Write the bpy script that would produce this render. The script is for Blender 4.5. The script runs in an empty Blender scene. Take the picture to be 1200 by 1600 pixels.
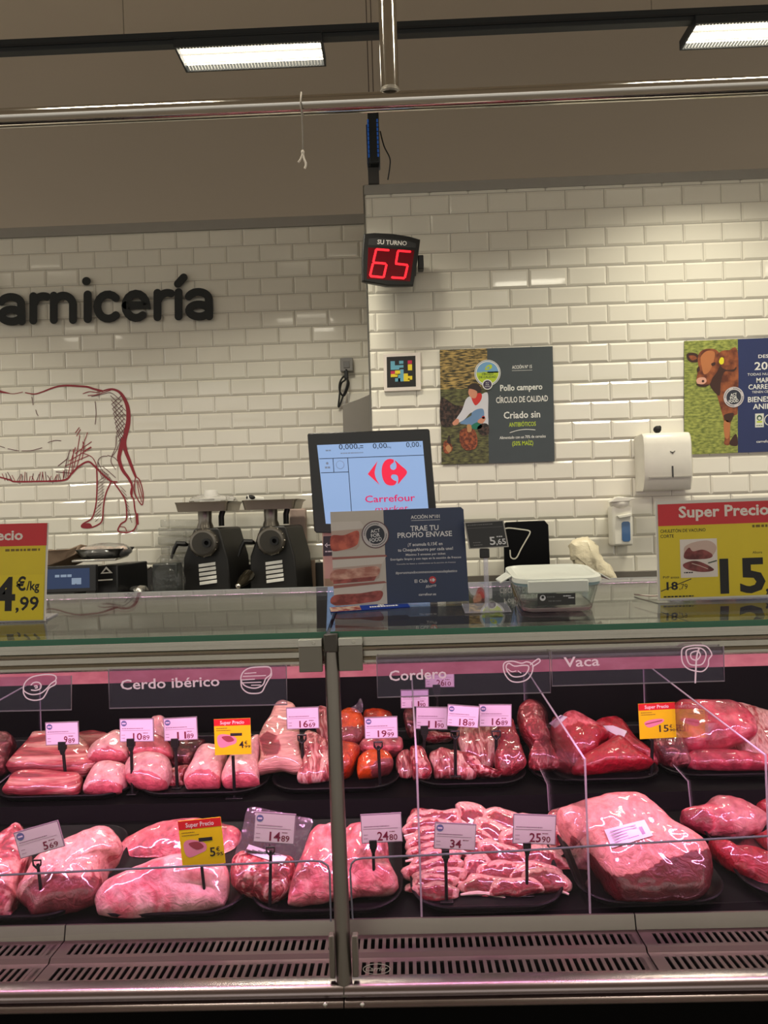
import bpy, bmesh, math, random
from mathutils import Vector, Matrix, noise
from mathutils.bvhtree import BVHTree

SC = bpy.context.scene
COL = SC.collection
V = Vector
PI = math.pi

# ------------------------------------------------------------------ camera
F, EYE = 1200.0, 1.5
YAW, ROLL = math.radians(1.28), 0.0316
FWD = V((-math.sin(YAW), math.cos(YAW), 0))
R0 = V((math.cos(YAW), math.sin(YAW), 0)); U0 = V((0, 0, 1))
CX = R0 * math.cos(ROLL) - U0 * math.sin(ROLL)
CU = R0 * math.sin(ROLL) + U0 * math.cos(ROLL)
EYEP = V((0, 0, EYE))
cam_d = bpy.data.cameras.new('camera')
cam = bpy.data.objects.new('camera', cam_d); COL.objects.link(cam)
cam_d.sensor_fit = 'VERTICAL'; cam_d.sensor_height = 36; cam_d.lens = 36 * F / 1600
cam_d.clip_start = 0.05
m = Matrix((CX, CU, -FWD)).transposed().to_4x4(); m.translation = EYEP
cam.matrix_world = m
SC.camera = cam

# ------------------------------------------------------------------ light and exposure
SC.view_settings.view_transform = 'Standard'
SC.view_settings.look = 'None'
SC.view_settings.gamma = 1
SC.view_settings.exposure = 0.14
SC.view_settings.use_curve_mapping = False
SC.cycles.transparent_max_bounces = 32
SC.cycles.max_bounces = 10
SC.cycles.sample_clamp_indirect = 3.0
SC.cycles.caustics_reflective = False
SC.cycles.caustics_refractive = False
W = bpy.data.worlds.new('store_ambient'); SC.world = W; W.use_nodes = True
W.node_tree.nodes['Background'].inputs[0].default_value = (1.0, 0.95, 0.86, 1)
W.node_tree.nodes['Background'].inputs[1].default_value = 1.05
_n, _l = W.node_tree.nodes, W.node_tree.links       # made-up bright and dark bands, added for streaks in the metal
_tc = _n.new('ShaderNodeTexCoord'); _sx = _n.new('ShaderNodeSeparateXYZ'); _mr = _n.new('ShaderNodeMapRange'); _cr = _n.new('ShaderNodeValToRGB')
_mr.inputs['From Min'].default_value = -0.5; _mr.inputs['From Max'].default_value = 0.5
_cr.color_ramp.elements[0].position = 0.0; _cr.color_ramp.elements[1].position = 1.0
_cr.color_ramp.elements[0].color = (0.55, 0.52, 0.47, 1); _cr.color_ramp.elements[1].color = (1.0, 0.95, 0.86, 1)
for _p, _k in ((0.40, 0.55), (0.44, 0.9), (0.48, 0.45), (0.53, 0.5), (0.55, 1.7), (0.57, 0.55), (0.61, 0.6), (0.635, 1.9), (0.66, 0.6), (0.70, 1.0)):
    _e = _cr.color_ramp.elements.new(_p); _e.color = (_k, _k * 0.95, _k * 0.86, 1)
_l.new(_tc.outputs['Generated'], _sx.inputs[0]); _l.new(_sx.outputs['Z'], _mr.inputs['Value']); _l.new(_mr.outputs[0], _cr.inputs[0])
_l.new(_cr.outputs[0], _n['Background'].inputs[0])
ROOM_W = 14.0       # watts of a counter track panel
BACK_W = 17.0       # watts of a back track panel
MEAT_W = 23.0       # watts of the pink case lamp
LIGHT_COL = (1.0, 0.93, 0.76)
MEAT_COL = (1.0, 0.44, 0.76)

def area_light(name, loc, direction, sx, sy, watts, color, spread, parent=None):
    d = bpy.data.lights.new(name, 'AREA'); d.shape = 'RECTANGLE'; d.size = sx; d.size_y = sy
    d.energy = watts; d.color = color; d.spread = math.radians(spread)
    o = bpy.data.objects.new(name, d); COL.objects.link(o)
    z = -V(direction).normalized(); x = V((1, 0, 0)); y = z.cross(x).normalized()
    mm = Matrix((x, y, z)).transposed().to_4x4(); mm.translation = loc
    o.matrix_world = mm
    return o

# ------------------------------------------------------------------ pixel rays to real depths
def ray(px, py):
    return FWD + CX * ((px - 600) / F) - CU * ((py - 800) / F)
def P(px, py, Y):
    r = ray(px, py); return EYEP + r * (Y / r.y)
def onplane(px, py, p0, n):
    r = ray(px, py); return EYEP + r * ((p0 - EYEP).dot(n) / r.dot(n))
def pix(p):
    d = V(p) - EYEP; z = d.dot(FWD)
    return 600 + F * d.dot(CX) / z, 800 - F * d.dot(CU) / z
LOW = (1.37, 0.771, 0.095)
UPP = (1.77, 0.843, 0.0575)
def deckz(Y):
    return LOW[1] + (Y - LOW[0]) * LOW[2] if Y < 1.76 else UPP[1] + (Y - UPP[0]) * UPP[2]
def on_deck(px, py, tier, up=0.006):
    y0, z0, k = tier
    n = V((0, -k, 1)).normalized()
    return onplane(px, py, V((0, y0, z0 + up)), n)

# ------------------------------------------------------------------ materials
def lin(c):
    o = []
    for v in c[:3]:
        v = v / 255.0
        o.append(v / 12.92 if v <= 0.04045 else ((v + 0.055) / 1.055) ** 2.4)
    return tuple(o) + (1.0,)
MATS = {}
def newmat(name):
    mt = bpy.data.materials.new(name); mt.use_nodes = True
    nt = mt.node_tree; b = nt.nodes['Principled BSDF']
    return mt, nt, b
def M(name, rgb=(200, 200, 200), rough=0.5, metal=0.0, emit=None, es=0.0, coat=0.0, var=0.06, vs=18.0, bump=0.0, bs=60.0, spec=0.5):
    if name in MATS: return MATS[name]
    mt, nt, b = newmat(name)
    N, L = nt.nodes, nt.links
    tc = N.new('ShaderNodeTexCoord'); nz = N.new('ShaderNodeTexNoise')
    nz.inputs['Scale'].default_value = vs; nz.inputs['Detail'].default_value = 4
    L.new(tc.outputs['Object'], nz.inputs['Vector'])
    mx = N.new('ShaderNodeMix'); mx.data_type = 'RGBA'
    c = lin(rgb)
    mx.inputs['A'].default_value = tuple(x * (1 - var) for x in c[:3]) + (1,)
    mx.inputs['B'].default_value = tuple(min(1, x * (1 + var)) for x in c[:3]) + (1,)
    L.new(nz.outputs['Fac'], mx.inputs['Factor'])
    L.new(mx.outputs['Result'], b.inputs['Base Color'])
    b.inputs['Roughness'].default_value = rough; b.inputs['Metallic'].default_value = metal
    b.inputs['Coat Weight'].default_value = coat; b.inputs['Specular IOR Level'].default_value = spec
    if emit:
        b.inputs['Emission Color'].default_value = lin(emit); b.inputs['Emission Strength'].default_value = es
    if bump:
        n2 = N.new('ShaderNodeTexNoise'); n2.inputs['Scale'].default_value = bs; n2.inputs['Detail'].default_value = 4
        L.new(tc.outputs['Object'], n2.inputs['Vector'])
        bp = N.new('ShaderNodeBump'); bp.inputs['Strength'].default_value = bump; bp.inputs['Distance'].default_value = 0.01
        L.new(n2.outputs['Fac'], bp.inputs['Height']); L.new(bp.outputs['Normal'], b.inputs['Normal'])
    MATS[name] = mt
    return mt
def clear(name, tint=(1, 1, 1), refl=1.0, haze=0.0, haze_col=(0.8, 0.8, 0.8), rough=0.02, bump=0.0, bs=40.0):
    """thin clear sheet: transparent + Fresnel mirror + a little scatter"""
    if name in MATS: return MATS[name]
    mt = bpy.data.materials.new(name); mt.use_nodes = True
    nt = mt.node_tree; N, L = nt.nodes, nt.links; N.clear()
    out = N.new('ShaderNodeOutputMaterial'); tr = N.new('ShaderNodeBsdfTransparent'); gl = N.new('ShaderNodeBsdfGlossy')
    df = N.new('ShaderNodeBsdfDiffuse'); df.inputs['Color'].default_value = tuple(haze_col) + (1,)
    tr.inputs['Color'].default_value = tuple(tint) + (1,); gl.inputs['Roughness'].default_value = rough
    lw = N.new('ShaderNodeLayerWeight'); pw = N.new('ShaderNodeMath'); pw.operation = 'POWER'; pw.inputs[1].default_value = 5
    ma = N.new('ShaderNodeMath'); ma.operation = 'MULTIPLY_ADD'; ma.inputs[1].default_value = 0.96 * refl; ma.inputs[2].default_value = 0.04 * refl
    L.new(lw.outputs['Facing'], pw.inputs[0]); L.new(pw.outputs[0], ma.inputs[0])
    m1 = N.new('ShaderNodeMixShader'); m1.inputs[0].default_value = haze
    L.new(tr.outputs[0], m1.inputs[1]); L.new(df.outputs[0], m1.inputs[2])
    m2 = N.new('ShaderNodeMixShader'); L.new(ma.outputs[0], m2.inputs[0]); L.new(m1.outputs[0], m2.inputs[1]); L.new(gl.outputs[0], m2.inputs[2])
    if bump:
        tc = N.new('ShaderNodeTexCoord'); n2 = N.new('ShaderNodeTexNoise'); n2.inputs['Scale'].default_value = bs
        bp = N.new('ShaderNodeBump'); bp.inputs['Strength'].default_value = bump; bp.inputs['Distance'].default_value = 0.01
        L.new(tc.outputs['Object'], n2.inputs['Vector']); L.new(n2.outputs['Fac'], bp.inputs['Height'])
        for s in (gl, lw): L.new(bp.outputs['Normal'], s.inputs['Normal'])
    L.new(m2.outputs[0], out.inputs[0])
    MATS[name] = mt
    return mt
def two_tone(name, c1, c2, scale=12, stretch=(1, 1, 1), lo=0.4, hi=0.6, rough=0.5, detail=5, coat=0.0, c3=None):
    """noise print / mottled stuff between two (three) colours"""
    if name in MATS: return MATS[name]
    mt, nt, b = newmat(name); N, L = nt.nodes, nt.links
    tc = N.new('ShaderNodeTexCoord'); mp = N.new('ShaderNodeMapping'); mp.inputs['Scale'].default_value = stretch
    nz = N.new('ShaderNodeTexNoise'); nz.inputs['Scale'].default_value = scale; nz.inputs['Detail'].default_value = detail
    cr = N.new('ShaderNodeValToRGB'); cr.color_ramp.elements[0].position = lo; cr.color_ramp.elements[1].position = hi
    cr.color_ramp.elements[0].color = lin(c1); cr.color_ramp.elements[1].color = lin(c2)
    if c3:
        e = cr.color_ramp.elements.new(min(0.98, hi + 0.12)); e.color = lin(c3)
    L.new(tc.outputs['Object'], mp.inputs[0]); L.new(mp.outputs[0], nz.inputs['Vector'])
    L.new(nz.outputs['Fac'], cr.inputs[0]); L.new(cr.outputs[0], b.inputs['Base Color'])
    b.inputs['Roughness'].default_value = rough; b.inputs['Coat Weight'].default_value = coat
    MATS[name] = mt
    return mt
def meat(name, lean, fat, bias=0.0, scale=14, stretch=(1, 1, 1), distort=1.2, width=0.16, attr=1.0, film=0.7, bumpk=0.35, dark=0.75):
    """muscle and fat: attribute 'lean' (0..1) says which is where, noise marbles it; a coat is the cling film"""
    if name in MATS: return MATS[name]
    mt, nt, b = newmat(name); N, L = nt.nodes, nt.links
    tc = N.new('ShaderNodeTexCoord'); mp = N.new('ShaderNodeMapping'); mp.inputs['Scale'].default_value = stretch
    L.new(tc.outputs['Object'], mp.inputs[0])
    nz = N.new('ShaderNodeTexNoise'); nz.inputs['Scale'].default_value = scale; nz.inputs['Detail'].default_value = 6
    nz.inputs['Distortion'].default_value = distort; L.new(mp.outputs[0], nz.inputs['Vector'])
    at = N.new('ShaderNodeAttribute'); at.attribute_name = 'lean'
    ma = N.new('ShaderNodeMath'); ma.operation = 'MULTIPLY_ADD'; ma.inputs[1].default_value = -0.40 * attr
    ma.inputs[2].default_value = 0.20 * attr + bias
    L.new(at.outputs['Fac'], ma.inputs[0])
    ad = N.new('ShaderNodeMath'); ad.operation = 'ADD'; L.new(ma.outputs[0], ad.inputs[0]); L.new(nz.outputs['Fac'], ad.inputs[1])
    cr = N.new('ShaderNodeValToRGB'); e = cr.color_ramp.elements
    e[0].position = 0.5 - width; e[1].position = 0.5 + width
    ld = tuple(x * dark for x in lean)
    e[0].color = lin(ld); e[1].color = lin(fat)
    em = e.new(0.5 - width * 0.2); em.color = lin(lean)
    L.new(ad.outputs[0], cr.inputs[0])
    n3 = N.new('ShaderNodeTexNoise'); n3.inputs['Scale'].default_value = scale * 5; n3.inputs['Detail'].default_value = 4
    L.new(mp.outputs[0], n3.inputs['Vector'])
    mx = N.new('ShaderNodeMix'); mx.data_type = 'RGBA'; mx.blend_type = 'MULTIPLY'; mx.inputs['Factor'].default_value = 0.5
    L.new(cr.outputs[0], mx.inputs['A'])
    c2 = N.new('ShaderNodeValToRGB'); c2.color_ramp.elements[0].position = 0.35; c2.color_ramp.elements[1].position = 0.6
    c2.color_ramp.elements[0].color = (0.35, 0.2, 0.22, 1); c2.color_ramp.elements[1].color = (1, 1, 1, 1)
    L.new(n3.outputs['Fac'], c2.inputs[0]); L.new(c2.outputs[0], mx.inputs['B'])
    L.new(mx.outputs['Result'], b.inputs['Base Color'])
    b.inputs['Roughness'].default_value = 0.45
    b.inputs['Subsurface Weight'].default_value = 0.12; b.inputs['Subsurface Radius'].default_value = (0.008, 0.003, 0.002)
    b.inputs['Coat Weight'].default_value = film; b.inputs['Coat Roughness'].default_value = 0.07
    n2 = N.new('ShaderNodeTexNoise'); n2.inputs['Scale'].default_value = 48; n2.inputs['Detail'].default_value = 3; n2.inputs['Distortion'].default_value = 2.0
    L.new(mp.outputs[0], n2.inputs['Vector'])
    ad2 = N.new('ShaderNodeMath'); ad2.operation = 'MULTIPLY_ADD'; ad2.inputs[1].default_value = 0.5
    L.new(cr.outputs[0], ad2.inputs[0]); L.new(n2.outputs['Fac'], ad2.inputs[2])
    bp = N.new('ShaderNodeBump'); bp.inputs['Strength'].default_value = bumpk; bp.inputs['Distance'].default_value = 0.012
    L.new(ad2.outputs[0], bp.inputs['Height'])
    L.new(bp.outputs['Normal'], b.inputs['Normal'])
    n4 = N.new('ShaderNodeTexNoise'); n4.noise_type = 'RIDGED_MULTIFRACTAL'; n4.inputs['Scale'].default_value = 11; n4.inputs['Detail'].default_value = 2.5; n4.inputs['Distortion'].default_value = 0.8
    L.new(tc.outputs['Object'], n4.inputs['Vector'])
    b4 = N.new('ShaderNodeBump'); b4.inputs['Strength'].default_value = 0.55; b4.inputs['Distance'].default_value = 0.008; b.inputs['Coat IOR'].default_value = 1.7
    L.new(n4.outputs['Fac'], b4.inputs['Height']); L.new(b4.outputs['Normal'], b.inputs['Coat Normal'])
    MATS[name] = mt
    return mt

# ------------------------------------------------------------------ mesh builder
def basis(d):
    d = V(d).normalized()
    a = V((0, 0, 1)) if abs(d.z) < 0.9 else V((1, 0, 0))
    x = d.cross(a).normalized(); return x, d.cross(x).normalized(), d
def rrect(w, h, r, n=6):
    pts = []
    for cx, cy, a0 in ((w / 2 - r, h / 2 - r, 0), (-w / 2 + r, h / 2 - r, PI / 2), (-w / 2 + r, -h / 2 + r, PI), (w / 2 - r, -h / 2 + r, 1.5 * PI)):
        for i in range(n + 1):
            a = a0 + PI / 2 * i / n; pts.append((cx + r * math.cos(a), cy + r * math.sin(a)))
    return pts
class MB:
    def __init__(s): s.v = []; s.f = []; s.mi = []; s.mats = []; s.cur = 0
    def use(s, mat):
        if mat not in s.mats: s.mats.append(mat)
        s.cur = s.mats.index(mat); return s
    def add(s, vs, fs):
        b = len(s.v); s.v += [V(p) for p in vs]
        for f in fs: s.f.append([b + i for i in f]); s.mi.append(s.cur)
        return s
    def box(s, x0, x1, y0, y1, z0, z1):
        vs = [(x, y, z) for x in (x0, x1) for y in (y0, y1) for z in (z0, z1)]
        return s.add(vs, [(0, 1, 3, 2), (4, 6, 7, 5), (0, 4, 5, 1), (2, 3, 7, 6), (0, 2, 6, 4), (1, 5, 7, 3)])
    def obox(s, c, ax, ay, az):
        """box from centre and three half axes"""
        c, ax, ay, az = V(c), V(ax), V(ay), V(az)
        vs = [c + ax * i + ay * j + az * k for i in (-1, 1) for j in (-1, 1) for k in (-1, 1)]
        return s.add(vs, [(0, 1, 3, 2), (4, 6, 7, 5), (0, 4, 5, 1), (2, 3, 7, 6), (0, 2, 6, 4), (1, 5, 7, 3)])
    def loft(s, rings, cap=True, closed=True):
        n = len(rings[0]); b = len(s.v); vs = [p for r in rings for p in r]; fs = []
        for i in range(len(rings) - 1):
            for j in range(n if closed else n - 1):
                k = (j + 1) % n; fs.append((i * n + j, i * n + k, (i + 1) * n + k, (i + 1) * n + j))
        if cap: fs.append(tuple(range(n))[::-1]); fs.append(tuple((len(rings) - 1) * n + j for j in range(n)))
        return s.add(vs, fs)
    def tube(s, pts, r, n=10, cap=True):
        pts = [V(p) for p in pts]; rings = []; R = r if isinstance(r, (list, tuple)) else [r] * len(pts)
        px = None
        for i, p in enumerate(pts):
            d = (pts[min(i + 1, len(pts) - 1)] - pts[max(i - 1, 0)]).normalized()
            if px is None: x, y, _ = basis(d)
            else:
                x = (px - d * px.dot(d)).normalized(); y = d.cross(x)
            px = x
            rings.append([p + (x * math.cos(2 * PI * k / n) + y * math.sin(2 * PI * k / n)) * R[i] for k in range(n)])
        return s.loft(rings, cap)
    def cyl(s, a, b, r, n=20, r2=None):
        return s.tube([a, b], [r, r if r2 is None else r2], n)
    def prism(s, poly, off):
        """closed polygon (3D points) extruded by a vector"""
        off = V(off); return s.loft([[V(p) for p in poly], [V(p) + off for p in poly]])
    def lathe(s, c, prof, n=24, axis=(0, 0, 1)):
        x, y, d = basis(axis); c = V(c)
        return s.loft([[c + d * h + (x * math.cos(2 * PI * k / n) + y * math.sin(2 * PI * k / n)) * max(r, 1e-4) for k in range(n)] for r, h in prof])
    def ball(s, c, rx, ry, rz, n=16):
        c = V(c); rings = []
        for i in range(n // 2 + 1):
            t = PI * i / (n // 2); q = max(math.sin(t), 1e-3)
            rings.append([c + V((rx * q * math.cos(2 * PI * k / n), ry * q * math.sin(2 * PI * k / n), rz * math.cos(t))) for k in range(n)])
        return s.loft(rings)
    def build(s, name, parent=None, mat=None, smooth=35, bevel=0, seg=2):
        me = bpy.data.meshes.new(name)
        org = V(parent['_o']) if parent is not None else V((0, 0, 0))
        me.from_pydata([p - org for p in s.v], [], s.f)
        if mat is not None: me.materials.append(mat)
        else:
            for q in s.mats: me.materials.append(q)
            me.polygons.foreach_set('material_index', s.mi)
        bm = bmesh.new(); bm.from_mesh(me); bmesh.ops.recalc_face_normals(bm, faces=bm.faces); bm.to_mesh(me); bm.free()
        if smooth:
            me.polygons.foreach_set('use_smooth', [True] * len(me.polygons)); me.set_sharp_from_angle(angle=math.radians(smooth))
        o = bpy.data.objects.new(name, me); COL.objects.link(o)
        if parent is not None:
            o.parent = parent; o['_o'] = list(org)
        if bevel:
            md = o.modifiers.new('edge', 'BEVEL'); md.width = bevel; md.segments = seg; md.limit_method = 'ANGLE'; md.angle_limit = math.radians(40)
        return o
def thing(name, label, cat, loc, group=None):
    o = bpy.data.objects.new(name, None); COL.objects.link(o); o.location = V(loc); o['_o'] = list(V(loc))
    o.empty_display_size = 0.05
    o['label'] = label; o['category'] = cat
    if group: o['group'] = group
    return o
def tag(o, label, cat, group=None, kind=None):
    o['label'] = label; o['category'] = cat
    if group: o['group'] = group
    if kind: o['kind'] = kind
    return o
def struct(o, label=None):
    o['kind'] = 'structure'
    if label: o['label'] = label
    return o
def recenter(o):
    """single-mesh thing: put the origin at its base centre"""
    me = o.data; xs = [v.co for v in me.vertices]
    c = V((sum(p.x for p in xs) / len(xs), sum(p.y for p in xs) / len(xs), min(p.z for p in xs)))
    me.transform(Matrix.Translation(-c)); o.location = c
    return o

# ------------------------------------------------------------------ lettering on flat sheets
_TX = {}
def glyphs(sx, bold, shear):
    key = (sx, bold, shear)
    if key in _TX: return _TX[key]
    cu = bpy.data.curves.new('lettering', 'FONT'); cu.body = sx; cu.size = 1; cu.offset = bold; cu.shear = shear; cu.resolution_u = 2
    ob = bpy.data.objects.new('lettering', cu); COL.objects.link(ob)
    bpy.context.view_layer.update()
    dg = bpy.context.evaluated_depsgraph_get()
    me = ob.evaluated_get(dg).to_mesh()
    r = ([tuple(v.co) for v in me.vertices], [tuple(p.vertices) for p in me.polygons])
    ob.evaluated_get(dg).to_mesh_clear()
    bpy.data.objects.remove(ob); bpy.data.curves.remove(cu)
    _TX[key] = r; return r
def ribbon(ps, ws, caps=True):
    """two sides of a stroke with mitred bends and rounded ends"""
    q, w = [], []
    for p, k in zip(ps, ws):
        if not q or (p - q[-1]).length > 1e-5: q.append(p); w.append(k)
    if len(q) < 2: q = [q[0], q[0] + V((1e-3, 0))]; w = [w[0], w[0]]
    closed = (q[0] - q[-1]).length < 1e-3 and len(q) > 3
    L_, R_ = [], []
    for i, p in enumerate(q):
        a = q[i - 1] if i else (q[-2] if closed else None)
        b = q[i + 1] if i < len(q) - 1 else (q[1] if closed else None)
        d1 = (p - a).normalized() if a is not None else None
        d2 = (b - p).normalized() if b is not None else None
        d = (d1 + d2) if d1 is not None and d2 is not None else (d1 or d2)
        if d.length < 0.2: d = d1
        d = d.normalized(); nn = V((-d.y, d.x))
        k = 1.0 / max(0.6, abs(nn.dot(V((-d1.y, d1.x))))) if d1 is not None else 1.0
        h = w[i] / 2
        if caps and not closed and i == 0:
            for j in range(5):
                f = PI / 2 * j / 5; L_.append(p - d * (h * math.cos(f)) + nn * (h * math.sin(f))); R_.append(p - d * (h * math.cos(f)) - nn * (h * math.sin(f)))
        L_.append(p + nn * h * k); R_.append(p - nn * h * k)
        if caps and not closed and i == len(q) - 1:
            for j in range(4, -1, -1):
                f = PI / 2 * j / 5; L_.append(p + d * (h * math.cos(f)) + nn * (h * math.sin(f))); R_.append(p + d * (h * math.cos(f)) - nn * (h * math.sin(f)))
    return L_, R_
class Sheet:
    """flat board: local (u right, v down) units; layers stack towards the viewer"""
    def __init__(s, tl, tr, bl, w, h, step=0.0004):
        s.o = V(tl); s.ex = (V(tr) - s.o) / w; s.ey = (V(bl) - s.o) / h; s.w, s.h = w, h
        s.n = s.ey.cross(s.ex).normalized(); s.step = step; s.mb = MB()
    def pt(s, u, v, l=0): return s.o + s.ex * u + s.ey * v + s.n * (l * s.step)
    def board(s, mat, thick, name, parent, u0=0, v0=0, u1=None, v1=None, bevel=0):
        u1 = s.w if u1 is None else u1; v1 = s.h if v1 is None else v1
        q = [s.pt(u0, v0), s.pt(u1, v0), s.pt(u1, v1), s.pt(u0, v1)]
        return MB().prism(q, -s.n * thick).build(name, parent, mat, smooth=0, bevel=bevel)
    def poly(s, pts, mat, l=1):
        s.mb.use(mat).add([s.pt(u, v, l) for u, v in pts], [tuple(range(len(pts)))]); return s
    def rect(s, u0, v0, u1, v1, mat, l=1): return s.poly([(u0, v0), (u1, v0), (u1, v1), (u0, v1)], mat, l)
    def disc(s, u, v, r, mat, l=1, ry=None, n=32, a0=0, a1=360):
        ry = r if ry is None else ry
        return s.poly([(u + r * math.cos(math.radians(a0 + (a1 - a0) * k / n)), v + ry * math.sin(math.radians(a0 + (a1 - a0) * k / n))) for k in range(n if a1 - a0 == 360 else n + 1)], mat, l)
    def blob(s, pts, mat, l=1, n=60): return s.poly(smooth_loop(pts, n), mat, l)
    def stroke(s, pts, w, mat, l=1, caps=True):
        ps = [V((p[0], p[1])) for p in pts]; W2 = w if isinstance(w, (list, tuple)) else [w] * len(ps)
        s.mb.use(mat); s.cnt = getattr(s, 'cnt', 0) + 1
        lo = l + (s.cnt % 23) * 0.03
        L_, R_ = ribbon(ps, W2, caps)
        n = len(L_)
        s.mb.add([s.pt(p.x, p.y, lo) for p in L_ + R_], [(i, i + 1, n + i + 1, n + i) for i in range(n - 1)])
        return s
    def text(s, t, u, v, h, mat, l=2, width=None, bold=0.0, align='l', shear=0.0, rot=0.0):
        vs, fs = glyphs(t, bold, shear)
        if not vs: return s
        k = h / 0.70
        x0 = min(p[0] for p in vs); x1 = max(p[0] for p in vs); wd = (x1 - x0) * k
        kx = k if width is None else k * width / wd
        wd = (x1 - x0) * kx
        off = {'l': 0, 'c': -wd / 2, 'r': -wd}[align]
        ca, sa = math.cos(rot), math.sin(rot)
        o = []
        for p in vs:
            a, b = (p[0] - x0) * kx + off, -p[1] * k
            o.append(s.pt(u + a * ca - b * sa, v + a * sa + b * ca, l))
        s.mb.use(mat).add(o, fs); return s
    def lines(s, u, v, wd, h, mat, l=2, seed=0, dens=0.75):
        """a line of print too small to read"""
        rnd = random.Random(seed + int(u * 7 + v * 13)); x = u
        while x < u + wd:
            a = rnd.uniform(0.9, 2.4) * h; e = min(x + a, u + wd)
            s.rect(x, v - h, e, v, mat, l); x = e + h * rnd.uniform(0.25, 0.6)
        return s
    def flush(s, name, parent):
        o = s.mb.build(name, parent, smooth=0); s.mb = MB(); return o
def px_sheet(tl, tr, bl, Y, w=None, h=None, step=0.0004):
    """board in a plane of constant depth; unit = photo pixel"""
    w = w or math.hypot(tr[0] - tl[0], tr[1] - tl[1]); h = h or math.hypot(bl[0] - tl[0], bl[1] - tl[1])
    return Sheet(P(*tl, Y), P(*tr, Y), P(*bl, Y), w, h, step)
def smooth_loop(pts, n=72):
    pts = [V((p[0], p[1])) for p in pts]; m_ = len(pts); o = []
    ln = [(pts[(i + 1) % m_] - pts[i]).length for i in range(m_)]; tot = sum(ln)
    for k in range(n):
        t = tot * k / n; i = 0
        while t > ln[i] and i < m_ - 1: t -= ln[i]; i += 1
        f = t / max(ln[i], 1e-9)
        p0, p1, p2, p3 = pts[i - 1], pts[i], pts[(i + 1) % m_], pts[(i + 2) % m_]
        q = 0.5 * (2 * p1 + (p2 - p0) * f + (2 * p0 - 5 * p1 + 4 * p2 - p3) * f * f + (3 * p1 - p0 - 3 * p2 + p3) * f ** 3)
        o.append((q.x, q.y))
    return o
def smooth_path(pts, n=8):
    o = []; m_ = len(pts); pts = [V(p) for p in pts]
    for i in range(m_ - 1):
        p0, p1, p2, p3 = pts[max(i - 1, 0)], pts[i], pts[i + 1], pts[min(i + 2, m_ - 1)]
        for k in range(n):
            f = k / n
            o.append(0.5 * (2 * p1 + (p2 - p0) * f + (2 * p0 - 5 * p1 + 4 * p2 - p3) * f * f + (3 * p1 - p0 - 3 * p2 + p3) * f ** 3))
    o.append(pts[-1]); return o
def inside(p, poly):
    x, y = p; c = False; j = len(poly) - 1
    for i in range(len(poly)):
        xi, yi = poly[i]; xj, yj = poly[j]
        if (yi > y) != (yj > y) and x < (xj - xi) * (y - yi) / (yj - yi) + xi: c = not c
        j = i
    return c

# ================================================================== SETTING
YL, YR = 4.60, 4.00           # recessed tiled wall on the left, projecting tiled wall on the right
WHITE_TILE = M('glazed_white_tile', (226, 222, 208), rough=0.16, var=0.03, vs=6, coat=0.4)
GROUT = M('pale_grout', (168, 162, 150), rough=0.8)
STEEL = M('brushed_steel', (176, 172, 164), rough=0.28, metal=1.0, vs=40)
DARK_STEEL = M('dull_dark_steel', (92, 90, 86), rough=0.4, metal=0.8)
ALU = M('aluminium_profile', (190, 186, 178), rough=0.3, metal=1.0)
BLACK = M('black_plastic', (18, 18, 19), rough=0.38)
MATT_BLACK = M('matt_black', (14, 13, 14), rough=0.7)
WHITE = M('white_plastic', (232, 230, 222), rough=0.3)
PAPER = M('white_paper', (236, 234, 228), rough=0.6)
INK = M('black_ink', (22, 20, 22), rough=0.6)
XE = P(570, 330, YR).x         # free edge of the projecting wall
ZT_L = P(280, 347, YL).z; ZT_R = P(880, 278, YR).z

def tile_wall(name, x0, x1, z0, z1, Y, xph, zph, back):
    rnd = random.Random(5)
    mb = MB(); mb.use(GROUT).box(x0, x1, Y, back, z0, z1)
    mb.use(WHITE_TILE)
    tw, th, g, bv, hh = 0.2, 0.1, 0.0015, 0.011, 0.0065
    r0 = math.floor((z0 - zph) / th)
    for r in range(r0, r0 + int((z1 - z0) / th) + 3):
        za, zb = zph + r * th + g, zph + (r + 1) * th - g
        za, zb = max(za, z0), min(zb, z1)
        if zb - za < 0.026: continue
        sh = xph + (0.1 if r % 2 else 0)
        c0 = math.floor((x0 - sh) / tw)
        for c in range(c0, c0 + int((x1 - x0) / tw) + 3):
            xa, xb = max(sh + c * tw + g, x0), min(sh + (c + 1) * tw - g, x1)
            if xb - xa < 0.026: continue
            t = [rnd.uniform(-0.0005, 0.0005) for _ in range(2)]
            o = [(xa, Y - .0008, za), (xb, Y - .0008, za), (xb, Y - .0008, zb), (xa, Y - .0008, zb)]
            i = [(xa + bv, Y - hh - t[0] - t[1], za + bv), (xb - bv, Y - hh + t[0] - t[1], za + bv), (xb - bv, Y - hh + t[0] + t[1], zb - bv), (xa + bv, Y - hh - t[0] + t[1], zb - bv)]
            mb.add(o + i, [(4, 5, 6, 7), (0, 1, 5, 4), (1, 2, 6, 5), (2, 3, 7, 6), (3, 0, 4, 7)])
    return mb.build(name, smooth=0)
g1 = P(515, 561, YL); g2 = P(981, 535, YR)
struct(tile_wall('wall_left', -4.2, XE + 0.02, 0.0, ZT_L, YL, g1.x, g1.z, YL + 0.12))
struct(tile_wall('wall_right', XE, 4.2, 0.0, ZT_R, YR, g2.x, g2.z, YR + 0.72))
TRIM = M('grey_wall_trim', (150, 146, 138), rough=0.45)
struct(MB().box(-4.2, XE, YL - 0.012, YL + 0.12, ZT_L - 0.058, ZT_L + 0.002).build('trim_1', None, TRIM, bevel=0.002))
struct(MB().box(XE, 4.2, YR - 0.012, YR + 0.72, ZT_R - 0.05, ZT_R + 0.002).build('trim_2', None, TRIM, bevel=0.002))
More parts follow.
